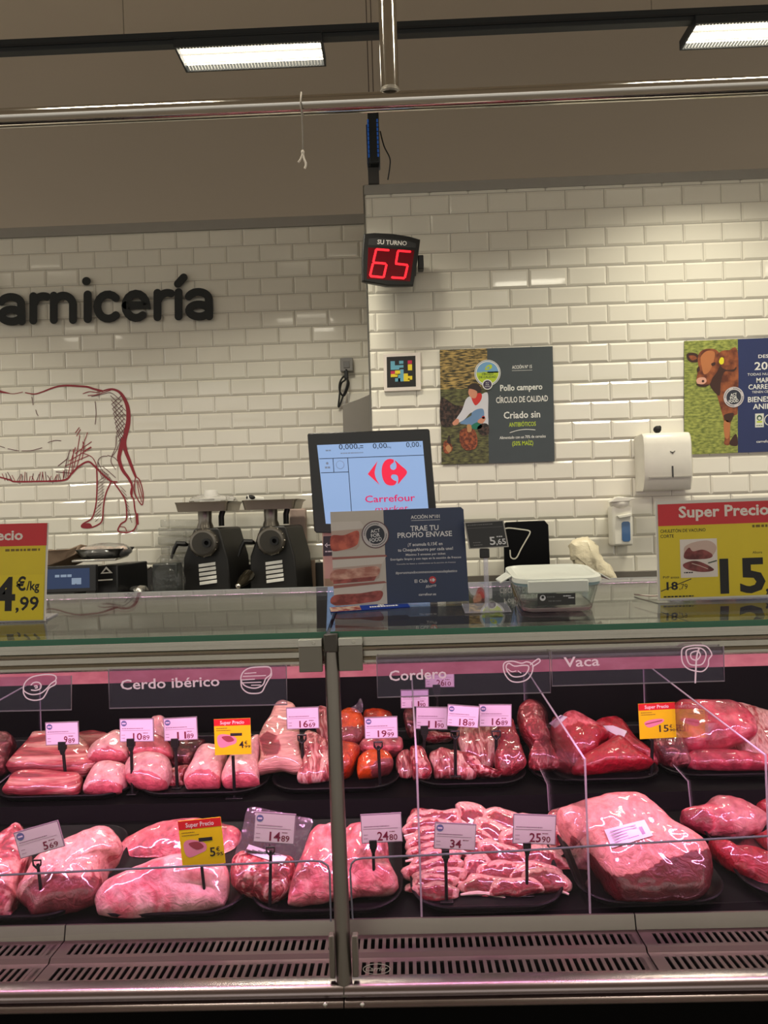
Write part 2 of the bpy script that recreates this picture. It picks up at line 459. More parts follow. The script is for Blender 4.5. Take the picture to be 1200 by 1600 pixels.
struct(MB().box(XE - 0.006, XE + 0.001, YR - 0.009, YR + 0.03, 0.0, ZT_R).build('trim_3', None, M('metal_corner_strip', (120, 118, 112), rough=0.3, metal=1), bevel=0.001))
CEIL = M('taupe_ceiling_paint', (206, 192, 172), rough=0.9, var=0.03, vs=1.5)
struct(MB().box(-9, 9, -7, 15, 4.3, 4.4).build('ceiling', None, CEIL, smooth=0))
struct(MB().box(-9, 9, -7, 15, -0.1, 0.0).build('floor', None, M('grey_floor_tile', (150, 142, 132), rough=0.35, var=0.08, vs=2), smooth=0))

# ================================================================== OVERHEAD
TRACKZ = P(300, 72, 3.2).z
LAMP_Z = P(390, 70, 3.17).z
TRACK = M('anthracite_track', (30, 36, 40), rough=0.45)
def lighting_track(Y, label):
    t = thing('lighting_track', label, 'lighting track', (0, Y, TRACKZ))
    MB().box(-4.5, 4.5, Y - .02, Y + .02, TRACKZ, TRACKZ + .052).build('rail', t, TRACK, bevel=.002)
    MB().box(-4.5, 4.5, Y - .0235, Y - .019, TRACKZ + .018, TRACKZ + .028).build('groove_strip', t, M('dark_groove', (14, 17, 20), rough=.6))
    for x in (-3.2, -1.1, 1.1, 3.2):
        MB().cyl((x, Y, TRACKZ + .05), (x, Y, 4.3), .0022, 8).build('suspension_wire', t, STEEL)
    return t
lighting_track(3.20, 'long dark suspension track carrying the two visible lit panels under the ceiling')
GLOW = M('lit_panel_diffuser', (255, 250, 235), rough=.5, emit=(255, 246, 226), es=5.0)
LOUVRE = M('white_louvre', (240, 236, 224), rough=.35, emit=(255, 246, 226), es=.55)
def ceiling_light(x0, Y0, label, watts, spread, tilt, deep=.016):
    L_, D_ = 0.60, 0.17
    z = LAMP_Z
    t = thing('ceiling_light', label, 'ceiling light', (x0 + L_ / 2, Y0 + D_ / 2, z), 'track light panels')
    fr = MB()
    for a in ((x0 - .008, x0, Y0, Y0 + D_), (x0 + L_, x0 + L_ + .008, Y0, Y0 + D_), (x0 - .008, x0 + L_ + .008, Y0 - .008, Y0), (x0 - .008, x0 + L_ + .008, Y0 + D_, Y0 + D_ + .008)):
        fr.box(*a, z, z + .035)
    fr.box(x0 - .008, x0 + L_ + .008, Y0 - .008, Y0 + D_ + .008, z + .033, z + .04)
    fr.build('housing', t, TRACK)
    MB().box(x0 + .001, x0 + L_ - .001, Y0 + .001, Y0 + D_ - .001, z + .026, z + .03).build('diffuser', t, GLOW, smooth=0)
    lv = MB()
    for i in range(1, 3): lv.box(x0, x0 + L_, Y0 + D_ * i / 3 - .003, Y0 + D_ * i / 3 + .003, z + .002, z + .004 + deep)
    for i in range(1, 44): lv.box(x0 + L_ * i / 44 - .0007, x0 + L_ * i / 44 + .0007, Y0, Y0 + D_, z + .004, z + .004 + deep * .85)
    lv.build('louvre', t, LOUVRE, smooth=0)
    MB().box(x0 + .02, x0 + .16, 3.18 if Y0 > 2 else Y0 + .06, 3.22 if Y0 > 2 else Y0 + .1, z + .038, TRACKZ + .002).build('adapter', t, TRACK)
    lo = area_light('panel_light', (x0 + L_ / 2, Y0 + D_ / 2, z - .002), (0, tilt, -1), L_ - .02, D_ - .02, watts, LIGHT_COL, spread)
    lo.parent = t; lo.matrix_parent_inverse = Matrix.Translation(-t.location)
    return t
xl = P(275, 72, 3.17).x
xr = P(1090, 57, 3.17).x
ceiling_light(xl, 3.17, 'lit white louvre panel hanging on the dark track above the meat mincers', BACK_W, 122, 0.0, .004)
ceiling_light(xr, 3.17, 'lit white louvre panel on the dark track, cut by the right frame edge', BACK_W, 122, 0.0, .004)

ceiling_light(xl - 2.15, 3.17, 'lit panel on the dark track beyond the left frame edge', BACK_W, 122, 0.0, .004)
ceiling_light(xr + 2.15, 3.17, 'lit panel on the dark track far beyond the right frame edge', BACK_W, 122, 0.0, .004)
lighting_track(1.34, 'second dark track overhead, above the front of the meat counter')
for k, x0 in enumerate((-3.40, -1.22, 0.86, 3.1)):
    ceiling_light(x0, 1.31, ('lit panel far left on the track above the counter front', 'lit panel on the track above the left counter glass', 'lit panel on the track above the right counter glass', 'lit panel far right on the track above the counter front')[k], ROOM_W, 155, 0.0)

PIPE_R = 29 * 1.8 / 1200 / 2
pc = P(600, 159, 1.8)
t = thing('overhead_rail', 'polished steel tube crossing above the counter with a vertical drop tube', 'metal rail', (pc.x, 1.8, pc.z))
POL = M('polished_tube', (196, 192, 184), rough=.1, metal=1.0, vs=8)
MB().cyl((-2.6, 1.8, pc.z), (2.6, 1.8, pc.z), PIPE_R, 32).build('horizontal_tube', t, POL)
vx = P(608, 100, 1.8).x
MB().cyl((vx, 1.8, pc.z + PIPE_R * .8), (vx, 1.8, 4.3), 14 * 1.8 / 1200, 28).build('drop_tube', t, POL)
MB().lathe((vx, 1.8, pc.z + PIPE_R * .7), [(.023, 0), (.025, .004), (.0225, .010), (.021, .014)], 24).build('weld_collar', t, M('weld_grey', (140, 134, 124), rough=.55, metal=.7, bump=.4))

sx = P(472, 160, 1.8)
Yf = 1.8 - PIPE_R - .003
t = thing('hanging_cord', 'thin knotted white cord looped over the steel tube and hanging down', 'cord', P(474, 265, Yf))
cw = M('off_white_cord', (206, 198, 186), rough=.8)
loop = [(sx.x + .001 * math.sin(a * 3), 1.8 + (PIPE_R + .003) * math.cos(a), pc.z + .002 + (PIPE_R + .003) * math.sin(a)) for a in [PI * 2 * i / 24 for i in range(25)]]
MB().tube(loop, .0018, 8).build('loop', t, cw)
MB().tube(smooth_path([(sx.x, Yf, pc.z - .005), P(472, 190, Yf), P(473, 212, Yf), P(473, 236, Yf)], 5), .0016, 8).build('strand', t, M('grey_cord', (120, 114, 106), rough=.8))
MB().ball(P(473, 238, Yf), .004, .004, .006, 10).build('knot', t, cw)
MB().tube(smooth_path([P(473, 240, Yf), P(475, 248, Yf), P(478, 256, Yf), P(476, 264, Yf)], 5), .0026, 8).build('tail', t, cw)
MB().tube(smooth_path([P(473, 240, Yf), P(470, 248, Yf), P(466, 254, Yf)], 5), .0024, 8).build('tail', t, cw)

# fly killer on the top of the projecting wall
Yk = 3.92
a, b = P(570, 165, Yk), P(595, 254, Yk)
t = thing('insect_killer', 'black box with blue glowing side slots above the tiled wall corner', 'insect killer', P(580, 280, Yk + .06))
MB().box(a.x + .012, b.x - .004, Yk, Yk + .1, b.z, a.z).build('body', t, M('blue_black_casing', (17, 24, 28), rough=.5), bevel=.008)
UV = M('blue_tube_glow', (30, 70, 140), emit=(30, 80, 150), es=.35)
for x in (a.x + .013, b.x - .012):
    gl = MB()
    for i in range(9): gl.box(x - .004, x + .004, Yk - .003, Yk + .01, b.z + .03 + i * .022, b.z + .046 + i * .022)
    gl.build('glowing_slots', t, UV, smooth=0)
MB().box(a.x + .002, a.x + .013, Yk + .01, Yk + .09, b.z + .0, a.z - .09).build('side_wing', t, M('slate_blue_wing', (48, 56, 78), rough=.5), bevel=.003)
c2 = P(592, 282, Yk)
MB().box(a.x + .004, b.x - .012, Yk + .05, Yk + .1, ZT_R, b.z + .01).build('bracket', t, M('charcoal_bracket', (62, 60, 58), rough=.5), bevel=.002)
MB().tube(smooth_path([P(594, 205, Yk + .05), P(600, 228, Yk + .05), P(609, 247, Yk + .06), P(609, 262, Yk + .08), P(606, 281, Yk + .09)], 6), .0035, 8).build('power_cable', t, BLACK)
for px_ in (577, 584):
    q = P(px_, 165, Yk + .05)
    MB().cyl(q, (q.x, q.y, 4.3), .0025, 8).build('suspension_wire', t, M('brown_wire', (84, 70, 60), rough=.6))

# ================================================================== ON THE WALLS
# raised letters
YT = YL - .034
LET = M('charcoal_foam_letters', (34, 36, 35), rough=.75)
t = thing('wall_lettering', 'large charcoal raised letters spelling Carnicería on the white tiles', 'lettering', P(150, 505, YT))
def arc(cx, cy, rx, ry, a0, a1, n=14):
    return [(cx + rx * math.cos(math.radians(a0 + (a1 - a0) * i / n)), cy + ry * math.sin(math.radians(a0 + (a1 - a0) * i / n))) for i in range(n + 1)]
def L_a(x, y):   # x = left, y = baseline, box 40 wide 50 high (image px before roll)
    return [arc(x + 17, y - 33, 16, 11, 200, 360) + [(x + 33, y - 33), (x + 34, y - 6)], arc(x + 18, y - 15, 15.5, 9.5, -25, 335, 24)]
def L_r(x, y): return [[(x + 6, y - 44), (x + 6, y - 6)], [(x + 6, y - 33)] + arc(x + 22, y - 29, 15, 15, 200, 290)]
def L_n(x, y): return [[(x + 6, y - 44), (x + 6, y - 6)], [(x + 6, y - 30)] + arc(x + 21, y - 29, 15, 15, 190, 355) + [(x + 36, y - 6)]]
def L_i(x, y): return [[(x, y - 44), (x, y - 6)]]
def L_c(x, y): return [arc(x + 21, y - 25, 17, 19, 315, 45)]
def L_e(x, y): return [[(x + 5, y - 26), (x + 37, y - 26)] + arc(x + 20.5, y - 25, 16.5, 19, 355, 50)]
def letter(strokes, w=12.5):
    mb = MB()
    for k, st in enumerate(strokes):
        ps = [V(p_) for p_ in st]
        L_, R_ = ribbon(ps, [w] * len(ps)); y = YT + k * .0004
        mb.loft([[P(l_.x, l_.y, y), P(r_.x, r_.y, y), P(r_.x, r_.y, YT + .026), P(l_.x, l_.y, YT + .026)] for l_, r_ in zip(L_, R_)])
    return mb
def base(x): return 508 - (x * 0.0268)
for nm, fn, x in (('letter', L_a, 0), ('letter', L_r, 46), ('letter', L_n, 78), ('letter', L_c, 148), ('letter', L_e, 192), ('letter', L_r, 240), ('letter', L_a, 293)):
    letter(fn(x, base(x))).build(nm, t, LET, smooth=40)
o = L_i(137, base(137)); o.append([(134.6, base(137) - 65), (135.4, base(137) - 65)]); letter(o, 13).build('letter', t, LET, smooth=40)
o = L_i(279, base(279)); o.append([(278, base(279) - 57), (287, base(279) - 67)]); letter(o).build('letter', t, LET, smooth=40)
letter([arc(-30, base(0) - 34, 24, 28, 320, 40)], 14).build('letter', t, LET, smooth=40)

# cow drawing
RED_INK = M('dark_red_vinyl', (140, 28, 42), rough=.5)
THIN_INK = M('thin_dark_vinyl', (92, 40, 48), rough=.5)
S = px_sheet((0, 590), (240, 590), (0, 840), YL - .0085, 1200, 1250, .0005)
def sp(pts, n=6): return [(p.x, p.y) for p in smooth_path([(a_, b_, 0) for a_, b_ in pts], n)]
def cs(pts, w, mt=RED_INK): S.stroke(sp(pts) if len(pts) > 2 else pts, w * 1.2, mt, 1, caps=w > 4)
def taper(pts, w0, w1, w2=None):
    q = sp(pts); n = len(q) - 1
    w2 = w1 if w2 is None else w2
    ws = [(w0 + (w1 - w0) * i / (n / 2)) if i < n / 2 else (w1 + (w2 - w1) * (i - n / 2) / (n / 2)) for i in range(n + 1)]
    S.stroke(q, ws, RED_INK, 1)
taper([(-260, 70), (-120, 75), (0, 108), (80, 124)], 20, 24, 5)
cs([(80, 125), (120, 125), (180, 112)], 4)
taper([(200, 118), (270, 128), (330, 112), (400, 85), (460, 68), (520, 62), (600, 66), (680, 72), (740, 90), (800, 105)], 8, 14, 17)
cs([(650, 125), (700, 110), (760, 115), (800, 106)], 5); cs([(690, 140), (760, 132), (830, 110), (880, 92)], 5); cs([(715, 148), (800, 130), (870, 120), (945, 180)], 4, THIN_INK)
taper([(800, 105), (870, 90), (930, 110), (970, 160), (1000, 240), (1003, 340), (985, 430), (972, 500), (983, 570), (1010, 640), (1040, 720), (1060, 770)], 10, 38, 18)
taper([(965, 480), (938, 580), (932, 640), (960, 720), (1010, 790), (1033, 850), (1028, 930)], 34, 26, 10)
cs([(1060, 770), (1048, 860), (1062, 920), (1110, 990), (1118, 900), (1092, 800), (1060, 770)], 7); cs([(1070, 800), (1085, 890), (1106, 965)], 5); cs([(1080, 810), (1100, 880), (1110, 930)], 5)
taper([(-240, 730), (-100, 755), (0, 778), (80, 800), (120, 812), (300, 810), (500, 800), (560, 750), (620, 690), (690, 655), (740, 690), (800, 750), (870, 810)], 10, 14, 14)
cs([(870, 810), (915, 812)], 8)
rnd = random.Random(3)
for i in range(26):
    x = 40 + i * 19; cs([(x, 806 - max(0, x - 480) * .6), (x + rnd.uniform(-40, 30), 806 - max(0, x - 480) * .6 - rnd.uniform(35, 75))], 4, THIN_INK if i % 2 else RED_INK)
for a_ in ([(500, 780), (520, 660), (550, 565)], [(530, 770), (560, 640), (590, 545)], [(570, 730), (600, 600), (625, 450)], [(600, 700), (640, 560), (685, 430)], [(560, 745), (570, 650), (575, 560)], [(640, 640), (655, 560), (650, 500)],
           [(455, 690), (530, 630)], [(510, 690), (620, 640), (690, 610)], [(540, 650), (640, 590), (715, 545)], [(590, 590), (660, 540), (715, 500)], [(440, 735), (560, 745)], [(655, 590), (720, 620), (755, 680)], [(590, 430), (620, 390)], [(600, 455), (628, 405)], [(660, 570), (710, 540)]):
    cs(a_, 5, RED_INK if a_[0][0] > 500 else THIN_INK)
for i in range(9):
    y = 150 + i * 36; cs([(870 + i * 7, y + 60), (950 + i * 4, y - 10)], 4, THIN_INK); cs([(865 + i * 6, y - 10), (985 - i * 2, y + 110)], 4, THIN_INK)
for a_ in ([(250, 150), (255, 185), (260, 215)], [(280, 250), (288, 280), (300, 298)], [(745, 185), (752, 280), (745, 365)], [(-60, 515), (0, 535), (38, 548)], [(60, 555), (110, 565), (150, 572)], [(170, 572), (250, 568), (330, 547)], [(375, 507), (430, 490), (480, 493)],
           [(765, 680), (770, 640), (800, 615), (840, 612)], [(840, 605), (890, 620), (920, 650)], [(910, 450), (905, 540), (875, 610), (870, 660), (905, 715)], [(945, 480), (915, 560), (880, 610)], [(765, 655), (800, 720), (850, 760)], [(800, 690), (850, 730), (905, 780)]):
    cs(a_, 4, THIN_INK)
cs([(755, 690), (760, 800), (755, 950), (740, 1040), (715, 1100), (650, 1140), (642, 1165), (700, 1170), (760, 1150), (800, 1110), (810, 1000), (830, 900), (870, 810)], 9)
cs([(890, 815), (950, 900), (980, 960), (990, 1040), (985, 1110), (945, 1140), (925, 1195), (1000, 1205), (1050, 1180), (1075, 1110), (1055, 1030), (1045, 950), (1022, 900), (1035, 840)], 9)
S.blob([(650, 1140), (700, 1135), (720, 1160), (690, 1172), (645, 1165)], RED_INK); cs([(940, 1160), (975, 1165), (990, 1195)], 5)
cs([(1075, 1060), (1080, 1140)], 8); cs([(1065, 1080), (1068, 1130)], 8)
for i in range(14):
    y = 790 + i * 24; x = 765 if y < 1000 else 745; cs([(x, y + 20), (x + 55 - i, y - 20)], 3, THIN_INK)
for i in range(9):
    cs([(940 + i * 9, 845 + i * 30), (985 + i * 6, 890 + i * 30)], 3, THIN_INK)
for i in range(7): cs([(770 + i * 14, 700 + i * 12), (800 + i * 14, 790 + i * 4)], 3, THIN_INK)
o = S.mb.build('wall_decal', None, smooth=0)
tag(recenter(o), 'dark red line drawing of a cow hindquarters on the white wall tiles', 'wall decal')

# queue display
Yd = 3.78
p0, p1, p2 = P(567, 366, Yd), P(658, 373, Yd + .075), P(566, 439, Yd - .02)
nd = (p1 - p0).cross(p2 - p0).normalized()
if nd.y > 0: nd = -nd
def dq(x, y): return onplane(x, y, p0, nd)
t = thing('queue_display', 'black turn number display with red digits 65 on the tiled wall corner', 'queue display', dq(610, 445))
front = [(569, 365), (585, 363.5), (615, 365), (640, 369), (657, 374), (653, 405), (646, 446), (606, 446), (566, 439), (566, 400)]
bk = [dq(x * .8 + 614 * .2, y * .86 + 405 * .14) - nd * .075 for x, y in front]
mb = MB(); mb.loft([bk, [dq(x, y) - nd * .018 for x, y in front], [dq(x, y) - nd * .004 for x, y in front], [dq(x * .97 + 612 * .03, y * .97 + 405 * .03) for x, y in front]])
mb.build('casing', t, M('black_casing', (20, 21, 21), rough=.45), smooth=30)
SD = Sheet(dq(560, 360), dq(660, 360), dq(560, 460), 100, 100, .0005)
def q2(x, y): return (x - 560, y - 360)
SD.poly([q2(575, 387), q2(647, 392), q2(640, 441), q2(573, 436)], M('dark_red_window', (74, 6, 14), rough=.2, emit=(90, 0, 14), es=.35), 1)
SD.flush('display_window', t)
DIG = M('red_digit_glow', (255, 30, 40), emit=(255, 26, 40), es=1.6)
for seg in ([(606, 391.5), (588.5, 390)], [(587, 391.5), (583, 409)], [(582, 413), (578, 430)], [(579, 432), (597, 434)], [(599, 433), (603, 415)], [(601, 412.5), (584, 411)],
            [(640, 394), (622, 392.5)], [(621, 394), (618, 411)], [(618, 413), (635, 415)], [(636, 417), (632, 434)], [(630, 436), (612, 434.5)]):
    SD.stroke([q2(*seg[0]), q2(*seg[1])], 3.4, DIG, 2, caps=True)
SD.flush('red_digits', t)
SD.poly([q2(576, 373), q2(590, 371.5), q2(635, 376), q2(650, 381), q2(649, 388), q2(575, 383)], M('grey_title_band', (44, 45, 46), rough=.5), 1)
SD.text('SU TURNO', 29, 21.5, 7, M('pale_print', (214, 212, 206), rough=.5), 2, width=46, bold=.02, rot=.06)
SD.flush('title_print', t)
mnt = dq(657, 408)
MB().box(mnt.x - .012, mnt.x + .016, mnt.y + .01, mnt.y + .07, mnt.z - .035, mnt.z + .035).build('side_knob', t, BLACK, bevel=.004)
MB().box(mnt.x - .1, mnt.x - .02, mnt.y + .03, YR - .0075, mnt.z - .03, mnt.z + .03).build('wall_bracket', t, BLACK, bevel=.003)

# wall outlet with coiled lead
Yo = YL - .05
t = thing('wall_outlet', 'small grey wall outlet box with black lead looped below it', 'outlet', P(541, 580, Yo))
a, b = P(531, 559, Yo), P(552, 580, Yo)
MB().box(a.x, b.x, Yo, YL - .007, b.z, a.z).build('outlet_box', t, M('grey_outlet_plastic', (132, 130, 126), rough=.4), bevel=.006)
MB().box(a.x + .02, b.x - .02, Yo - .004, Yo + .004, b.z + .02, a.z - .02).build('cover', t, M('darker_outlet_cover', (112, 111, 110), rough=.4), bevel=.003)
ld = MB()
ld.tube(smooth_path([P(541, 577, Yo), P(540, 592, Yo), P(533, 600, Yo), P(530, 622, Yo + .01), P(529, 636, Yo + .02), P(535, 622, Yo + .01), P(543, 598, Yo - .005), P(538, 588, Yo), P(531, 598, Yo - .01), P(531, 612, Yo - .01), P(538, 618, Yo), P(545, 600, Yo + .01), P(541, 590, Yo)], 6), .0055, 8)
ld.build('lead', t, BLACK)
MB().box(P(538, 585, Yo).x - .0, P(544, 585, Yo).x, Yo - .01, Yo + .02, P(540, 592, Yo).z, P(540, 579, Yo).z).build('plug', t, BLACK, bevel=.004)

# steel box in the recess
a, b = P(535, 632, 4.2), P(577, 672, 4.2)
xb = XE - .01
t = thing('steel_cabinet', 'grey steel box with sloping top in the corner behind the screen', 'steel box', (xb - .08, 4.3, 1.3))
zt0, zt1 = P(536, 633, 4.2).z, P(577, 616, 4.2).z
MB().prism([(a.x, 4.2, 1.35), (xb, 4.2, 1.35), (xb, 4.2, zt1), (a.x, 4.2, zt0)], (0, .25, 0)).build('casing', t, M('grey_sheet_steel', (124, 120, 112), rough=.4, metal=.5), bevel=.003)
MB().box(a.x + .006, xb - .006, 4.197, 4.2, 1.38, 1.40).build('front_seam', t, DARK_STEEL)
MB().box(a.x + .01, xb, 4.42, YL, 1.4, 1.5).build('wall_bracket', t, DARK_STEEL)

# colour code plaque
Yp = YR - .02
Sn = px_sheet((599, 553), (657, 550.5), (600, 612), Yp, 58, 59)
t = thing('code_plaque', 'square white plaque with a coloured block code on black', 'plaque', P(628, 612, Yp))
Sn.board(M('white_plaque', (226, 216, 208), rough=.35), .0125, 'plate', t, bevel=.003)
Sn.rect(5, 5, 50, 53, INK, 1)
cyan, yel, mag = M('cyan_print', (96, 160, 182), rough=.5), M('yellow_print', (224, 200, 40), rough=.5), M('magenta_print', (186, 34, 74), rough=.5)
u = 6.7
for (cx, cy, w, h, mt) in ((0, 0, 1, 1, cyan), (2, 0, 1, .7, cyan), (4, 0, 1, .8, mag), (0, 1, 2, 1, cyan), (2, 1, 1, .6, cyan), (4, .9, 1, 1.4, yel), (0, 2.3, 1, .7, mag), (1, 2.2, 1.2, 1, yel), (2.2, 2, .8, 1, cyan), (0, 3, 1.6, .7, yel), (1.7, 3, 1.3, 1.8, cyan), (3, 3, 1, 1.2, yel), (4, 3.6, 1, .9, yel), (3, 4.2, 1.4, .6, yel), (1, 4, 1.2, .8, cyan)):
    Sn.rect(11 + cx * u, 12 + cy * u, 11 + (cx + w) * u, 12 + (cy + h) * u, mt, 2)
Sn.flush('block_print', t)

# ---- poster: free range chicken
def cc(x, y): return (x / 6.0, y / 6.0)
Yp = YR - .0125
S = px_sheet((687, 546.5), (863.5, 541), (690, 726), Yp, 1060 / 6, 1075 / 6, .0003)
t = thing('wall_poster', 'grey poster about free range chicken with farmer and hens photo', 'poster', P(776, 722, Yp))
SLATE = M('slate_poster_print', (62, 70, 74), rough=.45)
S.board(SLATE, .004, 'panel', t)
GR = two_tone('straw_and_grass_print', (52, 48, 30), (188, 158, 92), 26, (1, 1, 5), .42, .62, rough=.45)
GR2 = two_tone('dark_meadow_print', (52, 50, 34), (112, 112, 66), 34, (1, 1, 3), .38, .66, rough=.45)
PW = 445 / 6
S.rect(0, 0, PW, 62, GR, 1); S.rect(0, 62, PW, 179, GR2, 1)
DK = two_tone('dark_hens_print', (22, 16, 14), (78, 56, 48), 60, (1, 1, 1), .45, .6, rough=.45)
S.blob([cc(*p_) for p_ in ((0, 460), (60, 470), (130, 520), (200, 530), (250, 560), (220, 640), (160, 690), (90, 720), (0, 700))], DK, 2)
SKIN = M('printed_skin', (206, 140, 112), rough=.45); COAT = M('printed_white_coat', (206, 206, 214), rough=.45); DENIM = M('printed_denim', (104, 138, 178), rough=.45)
HAIR = M('printed_dark_hair', (44, 32, 28), rough=.45); RED = M('printed_red', (200, 48, 42), rough=.45); GREEN = M('printed_green', (22, 112, 88), rough=.45); HEN = two_tone('printed_brown_hen', (92, 40, 22), (168, 88, 52), 70, (1, 1, 1), .4, .65, rough=.45)
S.blob([cc(*p_) for p_ in ((180, 690), (260, 640), (390, 570), (445, 640), (430, 720), (330, 720), (230, 705))], DENIM, 3)
S.blob([cc(*p_) for p_ in ((240, 470), (290, 440), (380, 430), (444, 420), (445, 600), (440, 740), (390, 690), (400, 600), (350, 590), (280, 600), (220, 660), (150, 690), (140, 660), (200, 570))], COAT, 4)
S.blob([cc(*p_) for p_ in ((300, 590), (350, 565), (400, 570), (405, 640), (370, 680), (310, 660), (290, 620))], DENIM, 5)
S.blob([cc(*p_) for p_ in ((290, 440), (320, 430), (370, 415), (390, 440), (375, 490), (330, 530), (300, 490))], RED, 5)
S.blob([cc(*p_) for p_ in ((262, 400), (280, 370), (330, 375), (345, 420), (330, 460), (295, 460), (270, 435))], SKIN, 6)
S.blob([cc(*p_) for p_ in ((255, 372), (270, 340), (320, 322), (360, 340), (385, 380), (370, 415), (345, 400), (320, 385), (285, 375))], HAIR, 7)
S.blob([cc(*p_) for p_ in ((110, 685), (150, 650), (170, 665), (160, 700), (120, 710))], SKIN, 6)
S.blob([cc(*p_) for p_ in ((285, 720), (340, 690), (385, 720), (370, 750), (300, 750))], GREEN, 6)
S.disc(*cc(400, 645), 2.4, RED, 6); S.blob([cc(*p_) for p_ in ((350, 670), (400, 640), (420, 660), (390, 700), (350, 695))], SKIN, 6)
S.blob([cc(*p_) for p_ in ((175, 780), (210, 745), (270, 740), (320, 770), (340, 850), (330, 920), (280, 945), (220, 940), (180, 880))], HEN, 7)
S.blob([cc(*p_) for p_ in ((245, 715), (265, 705), (285, 720), (285, 770), (250, 775))], M('printed_tan', (186, 138, 92), rough=.45), 8)
S.blob([cc(*p_) for p_ in ((20, 880), (45, 850), (85, 870), (105, 930), (70, 970), (25, 960))], HEN, 7); S.blob([cc(*p_) for p_ in ((40, 920), (70, 890), (95, 930), (70, 965))], M('printed_tan', (186, 138, 92)), 8); S.blob([cc(*p_) for p_ in ((60, 830), (75, 800), (85, 830), (85, 880), (55, 870))], HAIR, 8)
S.blob([cc(*p_) for p_ in ((340, 740), (400, 700), (445, 720), (445, 800), (380, 810))], DK, 6)
S.flush('photo_print', t)
WP = M('poster_white_print', (226, 226, 220), rough=.45); LG = M('poster_lime_print', (178, 200, 44), rough=.45)
bx, by = 445 / 6, 232 / 6
S.disc(bx, by, 20.5, WP, 9); S.disc(bx, by, 19.6, M('badge_grey', (120, 134, 150), rough=.45), 10); S.disc(bx, by, 18.6, WP, 11); S.disc(bx, by, 17.2, M('badge_sky', (112, 160, 200), rough=.45), 12, a0=180, a1=360)
S.poly([(bx - 17.2, by - 2), (bx + 17.2, by - 2)] + [(bx + 17.2 * math.cos(math.radians(a_)), by + 17.2 * math.sin(math.radians(a_))) for a_ in range(0, 181, 10)], LG, 12)
S.blob([(bx - 4, by - 5), (bx - 1, by - 11), (bx + 6, by - 13), (bx + 7, by - 8), (bx + 2, by - 5)], LG, 13); S.blob([(bx - 2, by - 7), (bx + 2, by - 10), (bx + 3, by - 7)], M('badge_sky', (112, 160, 200)), 14)
DG = M('badge_green_print', (24, 74, 44), rough=.45)
S.text('CÍRCULO', bx, by + 3.2, 3.4, DG, 13, width=18, align='c', bold=.02); S.text('DE CALIDAD', bx, by + 8, 3.4, DG, 13, width=27, align='c', bold=.02)
S.disc(bx - .5, by + 18, 8, WP, 14); S.disc(bx - .5, by + 18, 6.6, M('badge_plum', (56, 44, 74), rough=.45), 15)
S.text('ACT', bx - .5, by + 16, 2, WP, 16, align='c'); S.text('FOR', bx - .5, by + 19, 2, WP, 16, align='c'); S.text('FOOD', bx - .5, by + 22, 2, WP, 16, align='c')
S.flush('round_badge', t)
S.text('ACCIÓN Nº 15', *cc(770, 198), 5, WP, 1, width=31, align='c', bold=.02, rot=-.01); S.rect(675 / 6, 215 / 6, 865 / 6, 218 / 6, WP, 1)
S.flush('action_number', t); S.text('Pollo campero', *cc(760, 400), 9.2, WP, 1, width=66, align='c', bold=.024, rot=-.01)
S.flush('headline', t); S.text('CÍRCULO DE CALIDAD', *cc(765, 512), 9, WP, 1, width=81, align='c', bold=.015, rot=-.01)
S.flush('headline', t); S.text('Criado sin', *cc(762, 660), 10.5, WP, 1, width=57, align='c', bold=.016, rot=-.01)
S.text('ANTIBIÓTICOS', *cc(765, 738), 6.6, LG, 1, width=42, align='c', bold=.015, rot=-.01)
S.stroke(sp([(645 / 6, 795 / 6), (720 / 6, 775 / 6), (800 / 6, 768 / 6), (885 / 6, 775 / 6)]), 1, WP, 1, caps=False)
S.flush('claim', t); S.text('Alimentado con un 70% de cereales', *cc(765, 850), 4.4, WP, 1, width=72, align='c', bold=.01, rot=-.01)
S.text('(50% MAÍZ)', *cc(765, 915), 6.6, LG, 1, width=33, align='c', bold=.015, rot=-.01)
S.flush('lettering', t)

# ---- poster: brown cow
def cd(x, y): return ((x - 676) / 4.0, (y - 128) / 4.0)
S = px_sheet((1069, 533), (1246, 526), (1069, 710.5), Yp, 177, 177.5, .0003)
t = thing('wall_poster', 'blue poster with a brown cow in green grass on the right wall', 'poster', P(1150, 708, Yp))
NAVY = M('navy_poster_print', (34, 46, 92), rough=.45)
S.board(NAVY, .004, 'panel', t)
S.rect(0, 0, 84, 177.5, two_tone('green_meadow_print', (98, 110, 48), (166, 172, 84), 40, (1, 1, 2.5), .36, .66, rough=.45), 1)
CB = two_tone('printed_chestnut_hide', (92, 42, 24), (158, 88, 50), 22, (1, 1, 1), .4, .65, rough=.45); CBD = M('printed_dark_hide', (58, 30, 22), rough=.45); CBL = M('printed_tan_hide', (180, 112, 66), rough=.45)
S.blob([cd(*p_) for p_ in ((890, 215), (950, 200), (1010, 205), (1012, 560), (1000, 600), (985, 610), (965, 660), (962, 780), (950, 790), (925, 780), (930, 740), (925, 640), (905, 560), (880, 470), (850, 410), (870, 300))], CB, 2, 90)
S.blob([cd(*p_) for p_ in ((835, 400), (880, 330), (915, 280), (1000, 300), (985, 330), (930, 330), (905, 400), (900, 470), (880, 470))], CBD, 3)
S.blob([cd(*p_) for p_ in ((925, 600), (985, 590), (970, 640), (940, 640))], CBD, 3); S.blob([cd(*p_) for p_ in ((925, 640), (962, 650), (955, 740), (930, 735))], CBL, 3); S.blob([cd(*p_) for p_ in ((960, 770), (1000, 720), (1010, 790), (970, 790))], CBD, 3)
